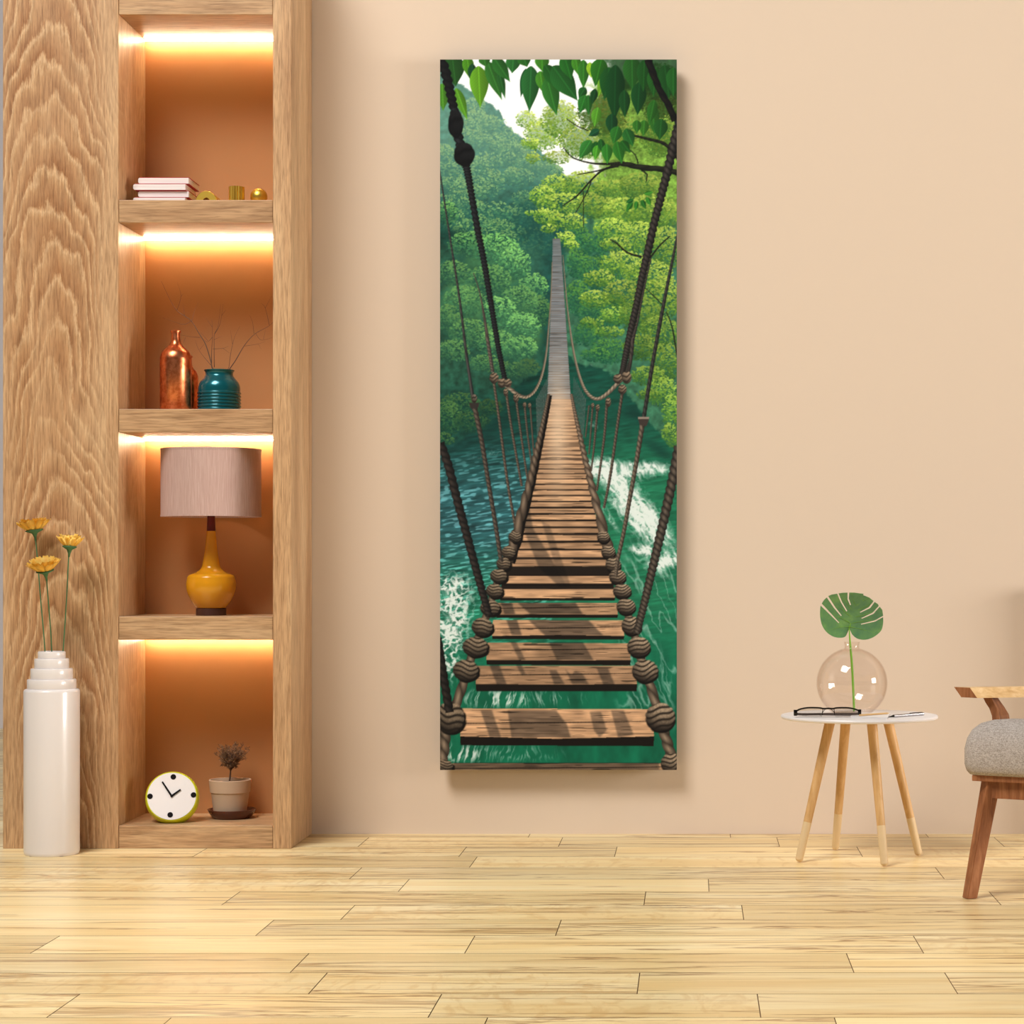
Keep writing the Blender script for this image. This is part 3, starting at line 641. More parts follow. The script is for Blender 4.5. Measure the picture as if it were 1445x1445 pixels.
DRY_LEAF = mat('dry_brown_foliage', lin(110, 78, 56), .85)
n = N(DRY_LEAF); n.base(n.ramp(n.noise(n.coords((90, 90, 90)), 1.0, 2), [(.35, lin(78, 54, 40)), (.65, lin(146, 110, 78))]))
PETAL = mat('yellow_petal', lin(246, 196, 66), .6); PETAL.node_tree.nodes['Principled BSDF'].inputs['Subsurface Weight'].default_value = 0
n = N(PETAL); n.base(n.ramp(n.noise(n.coords((60, 60, 60)), 1.0, 2), [(.3, lin(250, 200, 74)), (.7, lin(254, 222, 124))]))
STEM = mat('dark_green_stem', lin(62, 104, 62), .6)
MONSTERA = mat('monstera_leaf', lin(64, 118, 58), .38)
n = N(MONSTERA); n.base(n.ramp(n.noise(n.coords((26, 26, 26)), 1.0, 3, .6), [(.3, lin(78, 126, 88)), (.55, lin(96, 144, 88)), (.8, lin(122, 168, 88))]))
MONSTERA_STEM = mat('fresh_green_stem', lin(120, 176, 46), .45)
TABLE_WHITE = mat('white_lacquer', lin(232, 226, 224), .4)
BEECH = simple_wood('beech_leg', lin(196, 150, 92), lin(212, 168, 112), lin(224, 184, 130), (60, 60, 6))
BEECH_PALE = mat('pale_painted_leg_end', lin(222, 194, 150), .5)
WALNUT = simple_wood('reddish_teak', lin(118, 68, 40), lin(150, 94, 58), lin(180, 122, 82), (70, 70, 7), .4)
LIT_TEAK = simple_wood('lit_arm_teak', lin(196, 152, 98), lin(216, 176, 124), lin(232, 198, 150), (14, 50, 70), .45)  # paler copy of the chair's teak, the arm's light put into the colour
FABRIC = mat('grey_woven_fabric', lin(178, 166, 156), .95, spec=.15)
n = N(FABRIC); fa = n.noise(n.coords((330, 330, 330)), 1.0, 4, .75); fb = n.noise(n.coords((120, 120, 700)), 1.0, 3, .6)
n.base(n.mix(.5, n.ramp(fa, [(.36, lin(118, 106, 96)), (.5, lin(186, 174, 164)), (.66, lin(226, 216, 208))]), n.ramp(fb, [(.35, lin(140, 128, 118)), (.65, lin(206, 196, 188))]))); n.bump(fa, .5, .004)
SILVER = mat('brushed_silver', lin(190, 188, 190), .3, 1.0)
n = N(SILVER); n.bump(n.noise(n.coords((900, 900, 900)), 1.0, 1), .4, .001)
PAPER = mat('white_paper', lin(236, 230, 226), .7)
PENCIL = mat('tan_pencil', lin(206, 166, 112), .5)
CANVAS_EDGE = mat('canvas_edge_cloth', lin(34, 44, 36), .8)
BATTEN = mat('raw_pine_batten', lin(196, 160, 116), .7)

TEMPLE = mat('brown_black_acetate', lin(92, 76, 68), .3)
def glass(name, tint, edge, rough=.01):
    m = bpy.data.materials.new(name); m.use_nodes = True; t = m.node_tree
    t.nodes.remove(t.nodes['Principled BSDF']); out = t.nodes['Material Output']
    tr = t.nodes.new('ShaderNodeBsdfTransparent'); gl = t.nodes.new('ShaderNodeBsdfGlossy'); gl.inputs['Roughness'].default_value = rough
    r = t.nodes.new('ShaderNodeValToRGB'); r.color_ramp.elements[0].color = tint; r.color_ramp.elements[1].color = edge
    r.color_ramp.elements[0].position = .45; r.color_ramp.elements[1].position = .95
    lf = t.nodes.new('ShaderNodeLayerWeight'); lf.inputs['Blend'].default_value = .5
    t.links.new(lf.outputs['Facing'], r.inputs[0]); t.links.new(r.outputs[0], tr.inputs[0])
    mx = t.nodes.new('ShaderNodeMixShader'); pw = t.nodes.new('ShaderNodeMath'); pw.operation = 'POWER'; pw.inputs[1].default_value = 4.0; t.links.new(lf.outputs['Facing'], pw.inputs[0])
    ma = t.nodes.new('ShaderNodeMath'); ma.operation = 'MULTIPLY_ADD'; ma.inputs[1].default_value = .45; ma.inputs[2].default_value = .035; t.links.new(pw.outputs[0], ma.inputs[0])
    t.links.new(ma.outputs[0], mx.inputs[0])
    t.links.new(tr.outputs[0], mx.inputs[1]); t.links.new(gl.outputs[0], mx.inputs[2]); t.links.new(mx.outputs[0], out.inputs[0])
    return m
GLASS = glass('clear_pinkish_glass', (.993, .978, .968, 1), (.95, .90, .865, 1))
LENS = glass('clear_lens', (.93, .93, .93, 1), (.8, .8, .8, 1))
def emitter(name, color, strength):
    m = mat(name, (0, 0, 0, 1), .5); b = m.node_tree.nodes['Principled BSDF']
    b.inputs['Emission Color'].default_value = color; b.inputs['Emission Strength'].default_value = strength; return m
LED = emitter('warm_led', (1.0, .80, .54, 1), 145.0)

# ---------------------------------------------------------------- room
D_WALL = 7.5
XL = (4 - CX) * 7.112 / F           # left end of the oak wall
def make_floor():
    rnd = random.Random(3)
    joints = {-1: [221, 680, 1183], 0: [90, 614, 1071], 1: [449, 901, 1342], 2: [423], 3: [64, 663, 1296], 4: [374, 788], 5: [491, 1048], 6: [326, 910, 1404], 7: [570, 1000], 8: [502], 9: [668], 10: [284, 653, 869, 1213], 11: [513, 791, 1098, 1410], 12: [749, 1030, 1305]}
    verts, faces, tint, mi = [], [], [], []
    W_, gy, gx = .2456, .0028, .0022
    def quad(x0, x1, y0, y1, z, c, m):
        i = len(verts); verts.extend([(x0, y0, z), (x1, y0, z), (x1, y1, z), (x0, y1, z)]); faces.append((i, i + 1, i + 2, i + 3)); tint.append(c); mi.append(m)
    X0, X1 = -6.0, 8.8
    for r in range(-17, 33):
        ya = 4.458 + r * W_; yb = ya + W_; mid = (ya + yb) / 2
        if r in joints:
            xs = [(p - CX) * mid / F for p in joints[r]]
        else:
            xs = [X0 + rnd.uniform(.2, 1.2)]
        while xs[0] > X0 + .3: xs.insert(0, xs[0] - rnd.uniform(1.3, 1.9))
        while xs[-1] < X1 - .3: xs.append(xs[-1] + rnd.uniform(1.2, 1.9))
        xs = [X0] + [x for x in xs if X0 + .05 < x < X1 - .05] + [X1]
        for a, b in zip(xs, xs[1:]):
            quad(a + gx / 2, b - gx / 2, ya + gy / 2, yb - gy / 2, 0.0, (rnd.random(), rnd.random(), rnd.random(), 1), 0)
    quad(X0, X1, 4.458 - 17 * W_, 4.458 + 33 * W_, -.0025, (0, 0, 0, 1), 1)
    quad(X0, X1, 4.458 - 17 * W_, 4.458 + 33 * W_, -.06, (0, 0, 0, 1), 1)
    me = bpy.data.meshes.new('floor'); me.from_pydata(verts, [], faces); me.update()
    at = me.attributes.new('board', 'FLOAT_COLOR', 'FACE'); at.data.foreach_set('color', np.array(tint, np.float32).ravel())
    o = link_obj('floor', me, FLOOR); me.materials.append(GAP); me.polygons.foreach_set('material_index', mi)
    return struct(o)
make_floor()
WALL_TOP = 3.3
struct(obj('wall_back', box((XL + .02, D_WALL, 0), (8.8, D_WALL + .14, WALL_TOP)), WALL))
struct(obj('wall_far', box((-6.0, 12.33, 0), (-1.0, 12.45, 5.4)), WALL_GREY))
def right_wall():
    bm = bmesh.new(); x0, x1 = 8.8, 8.94; ya, yb = 1.6, 5.6; za, zb = .75, 2.75
    for a, b in [((x0, .4, 0), (x1, ya, WALL_TOP)), ((x0, yb, 0), (x1, D_WALL + .14, WALL_TOP)), ((x0, ya, 0), (x1, yb, za)), ((x0, ya, zb), (x1, yb, WALL_TOP))]: add_box(bm, a, b)
    struct(obj('wall_right', bm, WALL))
    w = struct(obj('window_1', box((x0 - .02, ya, za - .03), (x1 + .02, yb, za + .03)), TABLE_WHITE))
    bm = bmesh.new()
    for k in range(6):
        y = ya + (yb - ya) * k / 5; add_box(bm, (x0 + .04, y - .025, za), (x1 - .04, y + .025, zb))
    for k in range(3):
        z = za + (zb - za) * k / 2; add_box(bm, (x0 + .045, ya, z - .025), (x1 - .045, yb, z + .025))
    obj('window_frame', bm, TABLE_WHITE, w)
right_wall()
# added unseen ledge right of frame, placed to shade the wall behind the armchair
struct(obj('added_shade_ledge', box((1.31, D_WALL - .13, 0), (3.2, D_WALL - .001, .88), .004), WALL))

# ---------------------------------------------------------------- oak shelving wall
DF, DB = 7.112, 7.463
fx = lambda px: (px - CX) * DF / F
fz = lambda py: CAM_Z + (CY - py) * DF / F
unit = thing('shelving_unit', 'tall pale oak shelving wall with warmly lit orange niches', 'shelving unit', (fx(205), (DF + D_WALL) / 2, 0))
TOPZ = 3.2
xa, xb, xc, xd = fx(4), fx(167), fx(385), fx(411)
obj('wide_panel', box((xa, DF, 0), (xb, D_WALL - .002, TOPZ), .002), OAK_PANEL, unit)
obj('side_post', box((xc, DF, 0), (xd, D_WALL - .002, TOPZ), .002), OAK_POST, unit)
bp = obj('back_panel', box((xb, DB, 0), (xc, D_WALL - .004, TOPZ)), NICHE, unit); bp['label'] = 'back panel with the warm niche glow in its colour'
for (t, b) in [(-306, -273), (-12, 20.2), (282, 314), (577, 610), (870, 903), (1165, 1197.4)]:
    za, zb = max(fz(b), 0.0005), fz(t)
    s = obj('shelf', box((xb + .0012, DF + .003, za), (xc - .0012, DB, zb), .0015), OAK_SHELF, unit)
    if b < 1100:
        l = obj('led_strip', tube([(xb + .002, DB - .024, za - .0062), (xc - .002, DB - .024, za - .0062)], .003, 12), LED, s)
        l['label'] = 'glowing warm led strip'
# ---------------------------------------------------------------- canvas print
def make_canvas():
    d = 7.424
    tl, br = P(621, 84, d), P(955, 1086.5, d)
    root = thing('canvas_print', 'tall frameless canvas print of a rope bridge over a green river', 'wall art', ((tl.x + br.x) / 2, d, br.z))
    v = paint_picture(); h, w = v.shape[:2]
    xs = np.linspace(tl.x, br.x, w); zs = np.linspace(tl.z, br.z, h)
    co = np.empty((h, w, 3), np.float32); co[..., 0] = xs[None, :]; co[..., 1] = d; co[..., 2] = zs[:, None]
    co -= np.array(root.location, np.float32)
    idx = np.arange(h * w).reshape(h, w)
    q = np.stack([idx[1:, :-1], idx[1:, 1:], idx[:-1, 1:], idx[:-1, :-1]], -1).reshape(-1, 4)
    me = bpy.data.meshes.new('printed_picture'); nq = len(q)
    me.vertices.add(h * w); me.vertices.foreach_set('co', co.ravel())
    me.loops.add(nq * 4); me.loops.foreach_set('vertex_index', q.ravel().astype(np.int32))
    me.polygons.add(nq); me.polygons.foreach_set('loop_start', np.arange(0, nq * 4, 4, dtype=np.int32))
    me.update(calc_edges=True)
    rgb = np.where(v <= .04045, v / 12.92, ((v + .055) / 1.055) ** 2.4)
    ca = np.ones((h * w, 4), np.float32); ca[:, :3] = rgb.reshape(-1, 3) * PRINT_GAIN
    at = me.attributes.new('print', 'FLOAT_COLOR', 'POINT'); at.data.foreach_set('color', ca.ravel())
    m = mat('printed_canvas', (1, 1, 1, 1), .75, spec=.15); nn = N(m)
    a = nn.new('ShaderNodeAttribute', attribute_name='print'); nn.base(a.outputs['Color'])
    link_obj('printed_picture', me, m, root)
    obj('stretched_canvas', box((tl.x, d + .0012, br.z), (br.x, d + .038, tl.z), .001), CANVAS_EDGE, root)
    for z in (br.z + .5, tl.z - .3): obj('hanging_batten', box((tl.x + .2, d + .038, z - .03), (br.x - .2, D_WALL - .0005, z + .03)), BATTEN, root)
PRINT_GAIN = 1.02
make_canvas()

# ---------------------------------------------------------------- things on the shelves
SH = {k: fz(t) for k, t in (('books', 282), ('vases', 577), ('lamp', 870), ('clock', 1165))}   # shelf tops
def make_book(x0, x1, y0, y1, z0, h, label):
    root = thing('book', label, 'book', ((x0 + x1) / 2, (y0 + y1) / 2, z0), 'white books stacked on the top shelf')
    bm = box((x0, y0, z0 + .0015), (x1, y1, z0 + h - .0015))
    es = [e for e in bm.edges if all(abs(v.co.x - x0) < 1e-5 for v in e.verts) and abs(e.verts[0].co.z - e.verts[1].co.z) < 1e-6]
    bmesh.ops.bevel(bm, geom=es, offset=h * .28, segments=5, profile=.5, affect='EDGES')
    obj('pages', bm, BOOK_WHITE, root, smooth=True, angle=40)
    bm = bmesh.new()
    add_box(bm, (x0 + .006, y0 - .0006, z0 + h - .0016), (x1 + .0022, y1 + .001, z0 + h)); add_box(bm, (x0 + .006, y0 + .004, z0), (x1 + .0015, y1 + .001, z0 + .0014))
    c = obj('cover', bm, BOOK_RED, root); c['label'] = 'thin red cover board'
z = SH['books']; bd = 7.20
bx = lambda px, d=bd: (px - CX) * d / F
hb = .0226
for k, (x0, x1, yo, lab) in enumerate([(189, 262, -.010, 'white book with red cover edge at the bottom of the stack on the top shelf'), (195, 266, 0, 'white book with red cover edge, second from the bottom of the stack'),
                                     (189, 262.5, -.010, 'white book with red cover edge, third up, just under the top book of the stack'), (195, 266, 0, 'white book with red cover edge lying on top of the stack')]):
    make_book(bx(x0), bx(x1), bd + yo, bd + .15 + yo, z + k * (hb + .0003), hb, lab)

def make_arch():
    d0 = 7.20; s = d0 / F; c = Vector(((291 - CX) * s, d0, SH['books'])); bm = bmesh.new(); n = 28
    ro, ri = 16.0 * s, 6.0 * s
    h = 19 * s
    def ring(y, ro, ri):
        a = []
        for k in range(n + 1):
            t = math.pi * k / n
            a.append((bm.verts.new(c + Vector((ro * math.cos(t), y, h * (ro / (16 * s)) * math.sin(t)))), bm.verts.new(c + Vector((ri * math.cos(t), y, (9.5 * s) * math.sin(t))))))
        return a
    seq = [ring(0, ro * .97, ri), ring(.002, ro, ri), ring(.050, ro, ri), ring(.052, ro * .93, ri), ring(.058, ro * .93, ri), ring(.060, ro, ri), ring(.108, ro, ri), ring(.110, ro * .97, ri)]
    for A, B in zip(seq, seq[1:]):
        for k in range(n):
            bm.faces.new((A[k][0], A[k + 1][0], B[k + 1][0], B[k][0])); bm.faces.new((A[k + 1][1], A[k][1], B[k][1], B[k + 1][1]))
    for R in (seq[0], seq[-1]):
        for k in range(n): bm.faces.new((R[k][0], R[k][1], R[k + 1][1], R[k + 1][0]))
    for e in (0, n):
        for A, B in zip(seq, seq[1:]): bm.faces.new((A[e][0], A[e][1], B[e][1], B[e][0]))
    tag(solo('arch_ornament', bm, GOLD, c, smooth=True, angle=30), 'small gold arch ornament beside the white book stack', 'ornament')
make_arch()
def make_fluted():
    d0 = 7.225; s = d0 / F; c = Vector(((334 - CX) * s, d0, SH['books'])); bm = bmesh.new(); r = 11 * s; h = 26 * s; n = 96
    def rad(k): return r * (1 - .10 * (0.5 + .5 * math.cos(k / n * 2 * math.pi * 16)) ** 2)
    A = [bm.verts.new(c + Vector((rad(k) * math.cos(2 * math.pi * k / n), rad(k) * math.sin(2 * math.pi * k / n), 0))) for k in range(n)]
    B = [bm.verts.new(v.co + Vector((0, 0, h))) for v in A]
    for k in range(n): bm.faces.new((A[k], A[(k + 1) % n], B[(k + 1) % n], B[k]))
    bm.faces.new(A); bm.faces.new(B[::-1])
    tag(solo('fluted_column_ornament', bm, GOLD, c, smooth=True, angle=50), 'short gold fluted column ornament between arch and ball', 'ornament')
make_fluted()
def make_ball():
    d0 = 7.215; s = d0 / F; r = 12.0 * s; c = Vector(((365.3 - CX) * s, d0, SH['books']))
    prof = [(0, 0)] + [(r * math.sin(t), r * .965 - r * math.cos(t)) for t in [math.radians(a) for a in range(16, 180, 6)]] + [(0, r * 1.965)]
    prof[0] = (0, 0.0); prof = [(a, max(b, 0)) for a, b in prof]
    tag(solo('ball_ornament', lathe(prof, c, 48), GOLD, c, smooth=True), 'polished gold ball ornament at the right end of the top shelf', 'ornament')
make_ball()

def bottle_profile(s, pts): return [(r * s, z * s) for r, z in pts]
def make_bottle(px, d, body, label, grp='copper bottles on the middle shelf'):
    s = d / F; c = Vector(((px - CX) * s, d, SH['vases']))
    prof = [(0, 0)] + bottle_profile(s, curve_profile(body))
    r, zt = prof[-1]; prof += [(r - .0022, zt), (r - .0026, zt - .05), (0, zt - .052)]
    tag(solo('copper_bottle', lathe(prof, c, 64), COPPER, c, smooth=True, angle=45), label, 'bottle', grp)
def curve_profile(segs):
    """list of profile points; a point marked with True at the end is smoothed with its neighbours"""
    out = []
    for item in segs:
        if isinstance(item, list): out += [tuple(p) for p in curve_pts(item, 6)]
        else: out.append(item)
    return out
make_bottle(248, 7.235, [(21.0, 0), (22, 1.2), (22, 66), [(22, 70), (21.8, 76), (19.5, 83), (14.5, 88.5), (9.5, 93), (7, 97.5), (6.2, 101)], (6.0, 110.5), (7.2, 111), (7.4, 113.5), (6.8, 114.2)],
            'tall copper bottle standing in front of the shorter one')
make_bottle(262.5, 7.345, [(16.0, 0), (17, 1.2), (17, 44), [(17, 48), (16.5, 54), (14, 60), (10.5, 64), (8.4, 69)], (8, 79), (9, 79.3), (9.2, 81.4), (8.6, 82)],
            'shorter copper bottle mostly hidden behind the tall one')
def make_teal():
    d = 7.265; s = d / F; c = Vector(((309.5 - CX) * s, d, SH['vases']))
    pr = [(28, 0), (29.3, .6)]
    for k in range(6):
        z0 = 1.5 + k * 4.6; pr += [tuple(p) for p in curve_pts([(29.0, z0), (30.2, z0 + 1.2), (30.2, z0 + 2.9), (29.0, z0 + 4.0)], 4)]
    pr += [tuple(p) for p in curve_pts([(29.2, 29.6), (28.8, 36), (26.5, 42), (22.5, 47), (19.6, 51), (19.0, 54), (19.6, 56.5), (21, 58.3)], 6)]
    pr += [(21.2, 59.2), (20.4, 59.5), (18.6, 57), (17.8, 52), (18, 30), (0, 29)]
    prof = [(0, 0)] + [(r * s, z * s) for r, z in pr]
    tag(solo('teal_vase', lathe(prof, c, 72), TEAL, c, smooth=True, angle=55), 'teal glazed vase with ribbed lower half holding bare twigs', 'vase')
make_teal()
def make_branches():
    q = lambda x, y: (200 + x * .1384, 390 + y * .1384)
    def br(label, segs, base):
        pts0 = segs[0][0]; d0 = base[2]; c = P(*q(*pts0[0]), d0); bm = bmesh.new()
        for j, (pts, w, dd) in enumerate(segs):
            cp = curve_pts([(*q(a, b), d0 + dd[0] + (dd[1] - dd[0]) * i / max(1, len(pts) - 1)) for i, (a, b) in enumerate(pts)], 5)
            w3 = [P(p[0], p[1], p[2]) for p in cp]
            if j == 0: w3 = [Vector((c.x + (base[0] - c.x) * t, d0 + (base[1] - d0) * t, c.z - base[3] * t)) for t in (1, .5)] + w3
            r = [w * (1 - .78 * i / (len(w3) - 1)) for i in range(len(w3))]; tube(w3, r, 6, bm)
        tag(solo('dry_branch', bm, TWIG, (c.x, d0, c.z - base[3]), smooth=True), label, 'branch', 'bare twigs in the teal vase')
    bxx = (309.5 - CX) * 7.265 / F
    br('bare twig leaning left out of the teal vase, the longest, over the copper bottles', [([(715, 925), (700, 850), (650, 690), (590, 590), (510, 460), (440, 405), (360, 350), (290, 240), (200, 50)], .0021, (0, .03)),
        ([(360, 345), (400, 200), (362, 60)], .0008, (.03, .01)), ([(402, 205), (425, 175)], .0006, (.02, .02)), ([(438, 404), (418, 270)], .0007, (.02, .05)), ([(512, 458), (535, 360), (575, 262)], .0008, (.02, .06)),
        ([(596, 622), (500, 615), (400, 598)], .001, (.01, -.02)), ([(450, 618), (412, 702)], .0006, (0, -.02)), ([(505, 455), (430, 490), (330, 462), (215, 422)], .001, (.02, -.01)), ([(672, 655), (598, 568)], .0007, (.01, .04))],
       (bxx + .003, 7.262, 7.25, .05))
    br('bare upright twig with a forked tip in the middle of the teal vase', [([(712, 925), (713, 760), (722, 600), (715, 440)], .0016, (0, .02)), ([(740, 925), (738, 700), (742, 590), (780, 500), (805, 285)], .0013, (.01, .03)), ([(745, 585), (800, 480), (830, 280)], .001, (.02, -.01)),
        ([(815, 400), (860, 340)], .0006, (.01, 0)), ([(722, 618), (672, 668), (640, 648)], .001, (.0, -.02)), ([(720, 520), (655, 425)], .0007, (.01, .02)), ([(725, 740), (830, 733), (882, 712)], .0009, (0, -.02)), ([(830, 735), (905, 788)], .0006, (-.01, -.02)),
        ([(738, 645), (820, 608)], .0007, (.01, .03)), ([(705, 905), (590, 762), (545, 650)], .0009, (0, .03)), ([(592, 745), (640, 688)], .0006, (.02, .01))], (bxx + .001, 7.27, 7.268, .05))
    br('bare curved twig leaning right out of the teal vase towards the oak post', [([(905, 930), (960, 850), (1050, 700), (1150, 590), (1290, 510), (1345, 460)], .0019, (0, .03)), ([(1145, 585), (1130, 470), (1100, 395)], .0008, (.02, .0)), ([(1302, 500), (1260, 325), (1218, 275)], .0009, (.03, .03)),
        ([(1260, 322), (1322, 205)], .0006, (.03, .04)), ([(1165, 585), (1220, 650), (1335, 622)], .0008, (.02, .0)), ([(1242, 642), (1262, 540)], .0006, (.01, .02)), ([(1050, 710), (1180, 690), (1265, 662)], .0008, (.01, .04)), ([(1190, 690), (1222, 748)], .0005, (.03, .03))],
       (bxx + .004, 7.275, 7.27, .05))
    br('short bare twig just left of the right-leaning twig in the teal vase', [([(890, 925), (905, 800), (930, 680), (955, 600), (1003, 505)], .0011, (0, .02)), ([(925, 690), (915, 620), (904, 548)], .0007, (.01, .0))], (bxx + .002, 7.285, 7.285, .05))
make_branches()

def make_lamp():
    d = 7.285; s = d / F; x = (298 - CX) * s; z = SH['lamp']
    root = thing('table_lamp', 'table lamp with taupe drum shade and mustard bottle base', 'lamp', (x, d, z)); c = (x, d, z)
    pr = lambda L: [(r * s, h * s) for r, h in L]
    obj('base_foot', lathe(pr([(0, 0), (20.4, 0), (21, .6), (21, 9.4), (20.4, 10), (0, 10)]), c, 48), LAMP_FOOT, root, smooth=True, angle=40)
    body = [(18, 10)] + [tuple(p) for p in curve_pts([(20.5, 10.6), (27.5, 20), (33.5, 33), (34.8, 44), (33.4, 53)], 6)] + [tuple(p) for p in curve_pts([(33.2, 54), (30, 57.5), (21, 61), (14.5, 66), (12, 73), (9.2, 90), (7.2, 108), (6.2, 119)], 6)]
    obj('lamp_body', lathe(pr([(0, 10)] + body + [(0, 119)]), c, 64), MUSTARD, root, smooth=True, angle=40)
    obj('neck', lathe(pr([(0, 119), (6.3, 119), (5.2, 145), (0, 145)]), c, 32), LAMP_NECK, root, smooth=True, angle=40)
    za, zb = 139.0, 234.0; R = .1685 / s
    sh = obj('lamp_shade', lathe(pr([(R - .7, za), (R, za), (R, zb), (R - .7, zb), (R - .7, za)]), c, 96, closed_bottom=False, closed_top=False), SHADE, root, smooth=True, angle=40)
    bm = lathe(pr([(R + .15, zb - 2.5), (R + .35, zb - 2.5), (R + .35, zb + .2), (R - .9, zb + .2)]), c, 96, closed_bottom=False, closed_top=False)
    obj('trim', bm, SHADE, sh, smooth=True, angle=40)
    bm = lathe(pr([(R + .15, za + 2.5), (R + .35, za + 2.5), (R + .35, za - .2), (R - .9, za - .2)]), c, 96, closed_bottom=False, closed_top=False)
    obj('trim', bm, SHADE, sh, smooth=True, angle=40)
    bm = bmesh.new()
    for k in range(3):
        a = k * 2.094 + .4; tube([Vector(c) + Vector((0, 0, 148 * s)), Vector(c) + Vector((R * s * .98 * math.cos(a), R * s * .98 * math.sin(a), 148 * s))], .0015, 6, bm)
    tube([Vector(c) + Vector((0, 0, 143 * s)), Vector(c) + Vector((0, 0, 150 * s))], .006, 10, bm)
    obj('shade_ring', bm, SILVER, root)
make_lamp()

def make_clock():
    d = 7.215; s = d / F; R = 37.2 * s; z0 = SH['clock']
    cz = z0 + 33.5 * s; c = Vector(((243.2 - CX) * s, d, cz))
    root = thing('desk_clock', 'round lime green desk clock with white dial beside the potted plant', 'clock', (c.x, c.y, z0))
    nrm = Vector((.165, -.94, .29)).normalized(); off = math.sqrt(R * R - (34.6 * s) ** 2)
    bm = bmesh.new(); bmesh.ops.create_uvsphere(bm, u_segments=64, v_segments=40, radius=R, matrix=Matrix.Translation(c))
    def cut(co, no):
        g = bm.verts[:] + bm.edges[:] + bm.faces[:]
        r = bmesh.ops.bisect_plane(bm, geom=g, plane_co=co, plane_no=no, clear_outer=True)
        bmesh.ops.contextual_create(bm, geom=[e for e in r['geom_cut'] if isinstance(e, bmesh.types.BMEdge)])
    fc = c + nrm * off; cut(fc, nrm); cut(Vector((0, 0, z0)), Vector((0, 0, -1)))
    cut(c + Vector((0, R * .55, 0)), Vector((0, 1, 0)))
    obj('clock_body', bm, LIME, root, smooth=True, angle=35)
    ux = Vector((0, 0, 1)).cross(-nrm); ux = -ux if ux.x < 0 else ux; ux.normalize(); uz = ux.cross(nrm); uz = -uz if uz.z < 0 else uz; uz.normalize()
    M = Matrix((ux, nrm, uz)).transposed().to_4x4(); M.translation = fc
    def disc(r, x, zz, h, lift, m, name, par, seg=48):
        bm = bmesh.new(); bmesh.ops.create_cone(bm, cap_ends=True, segments=seg, radius1=r, radius2=r, depth=h, matrix=M @ Matrix.Translation((x, lift + h / 2, zz)) @ Matrix.Rotation(math.pi / 2, 4, 'X'))
        return obj(name, bm, m, par, smooth=True, angle=40)
    face = disc(33.4 * s, 0, 0, .002, .0003, CLOCK_FACE, 'dial', root)
    for (px, py) in ((243.7, 1100.2), (213, 1126), (271.3, 1125.2), (240.5, 1151.5)):
        disc(3.8 * s, (px - 242) * s * 1.02, (1126.3 - py) * s * 1.05, .0012, .0024, BLACK, 'hour_marker', face, 20)
    def hand(x1, z1, w, name):
        a = Vector((0, .0045, 0)); b = Vector((x1 * s, .0045, z1 * s)); t = (b - a).normalized(); a = a - t * .004
        side = Vector((t.z, 0, -t.x)) * w * s
        obj(name, prism([M @ (a + side), M @ (b + side * .8), M @ (b - side * .8), M @ (a - side)], nrm * .0015), BLACK, root)
    hand(-13.2, 20.5, 1.35, 'minute_hand'); hand(12.2, 9.0, 1.35, 'hour_hand')
    disc(1.7 * s, 0, 0, .004, .0024, BLACK, 'hand_pin', root, 16)
make_clock()

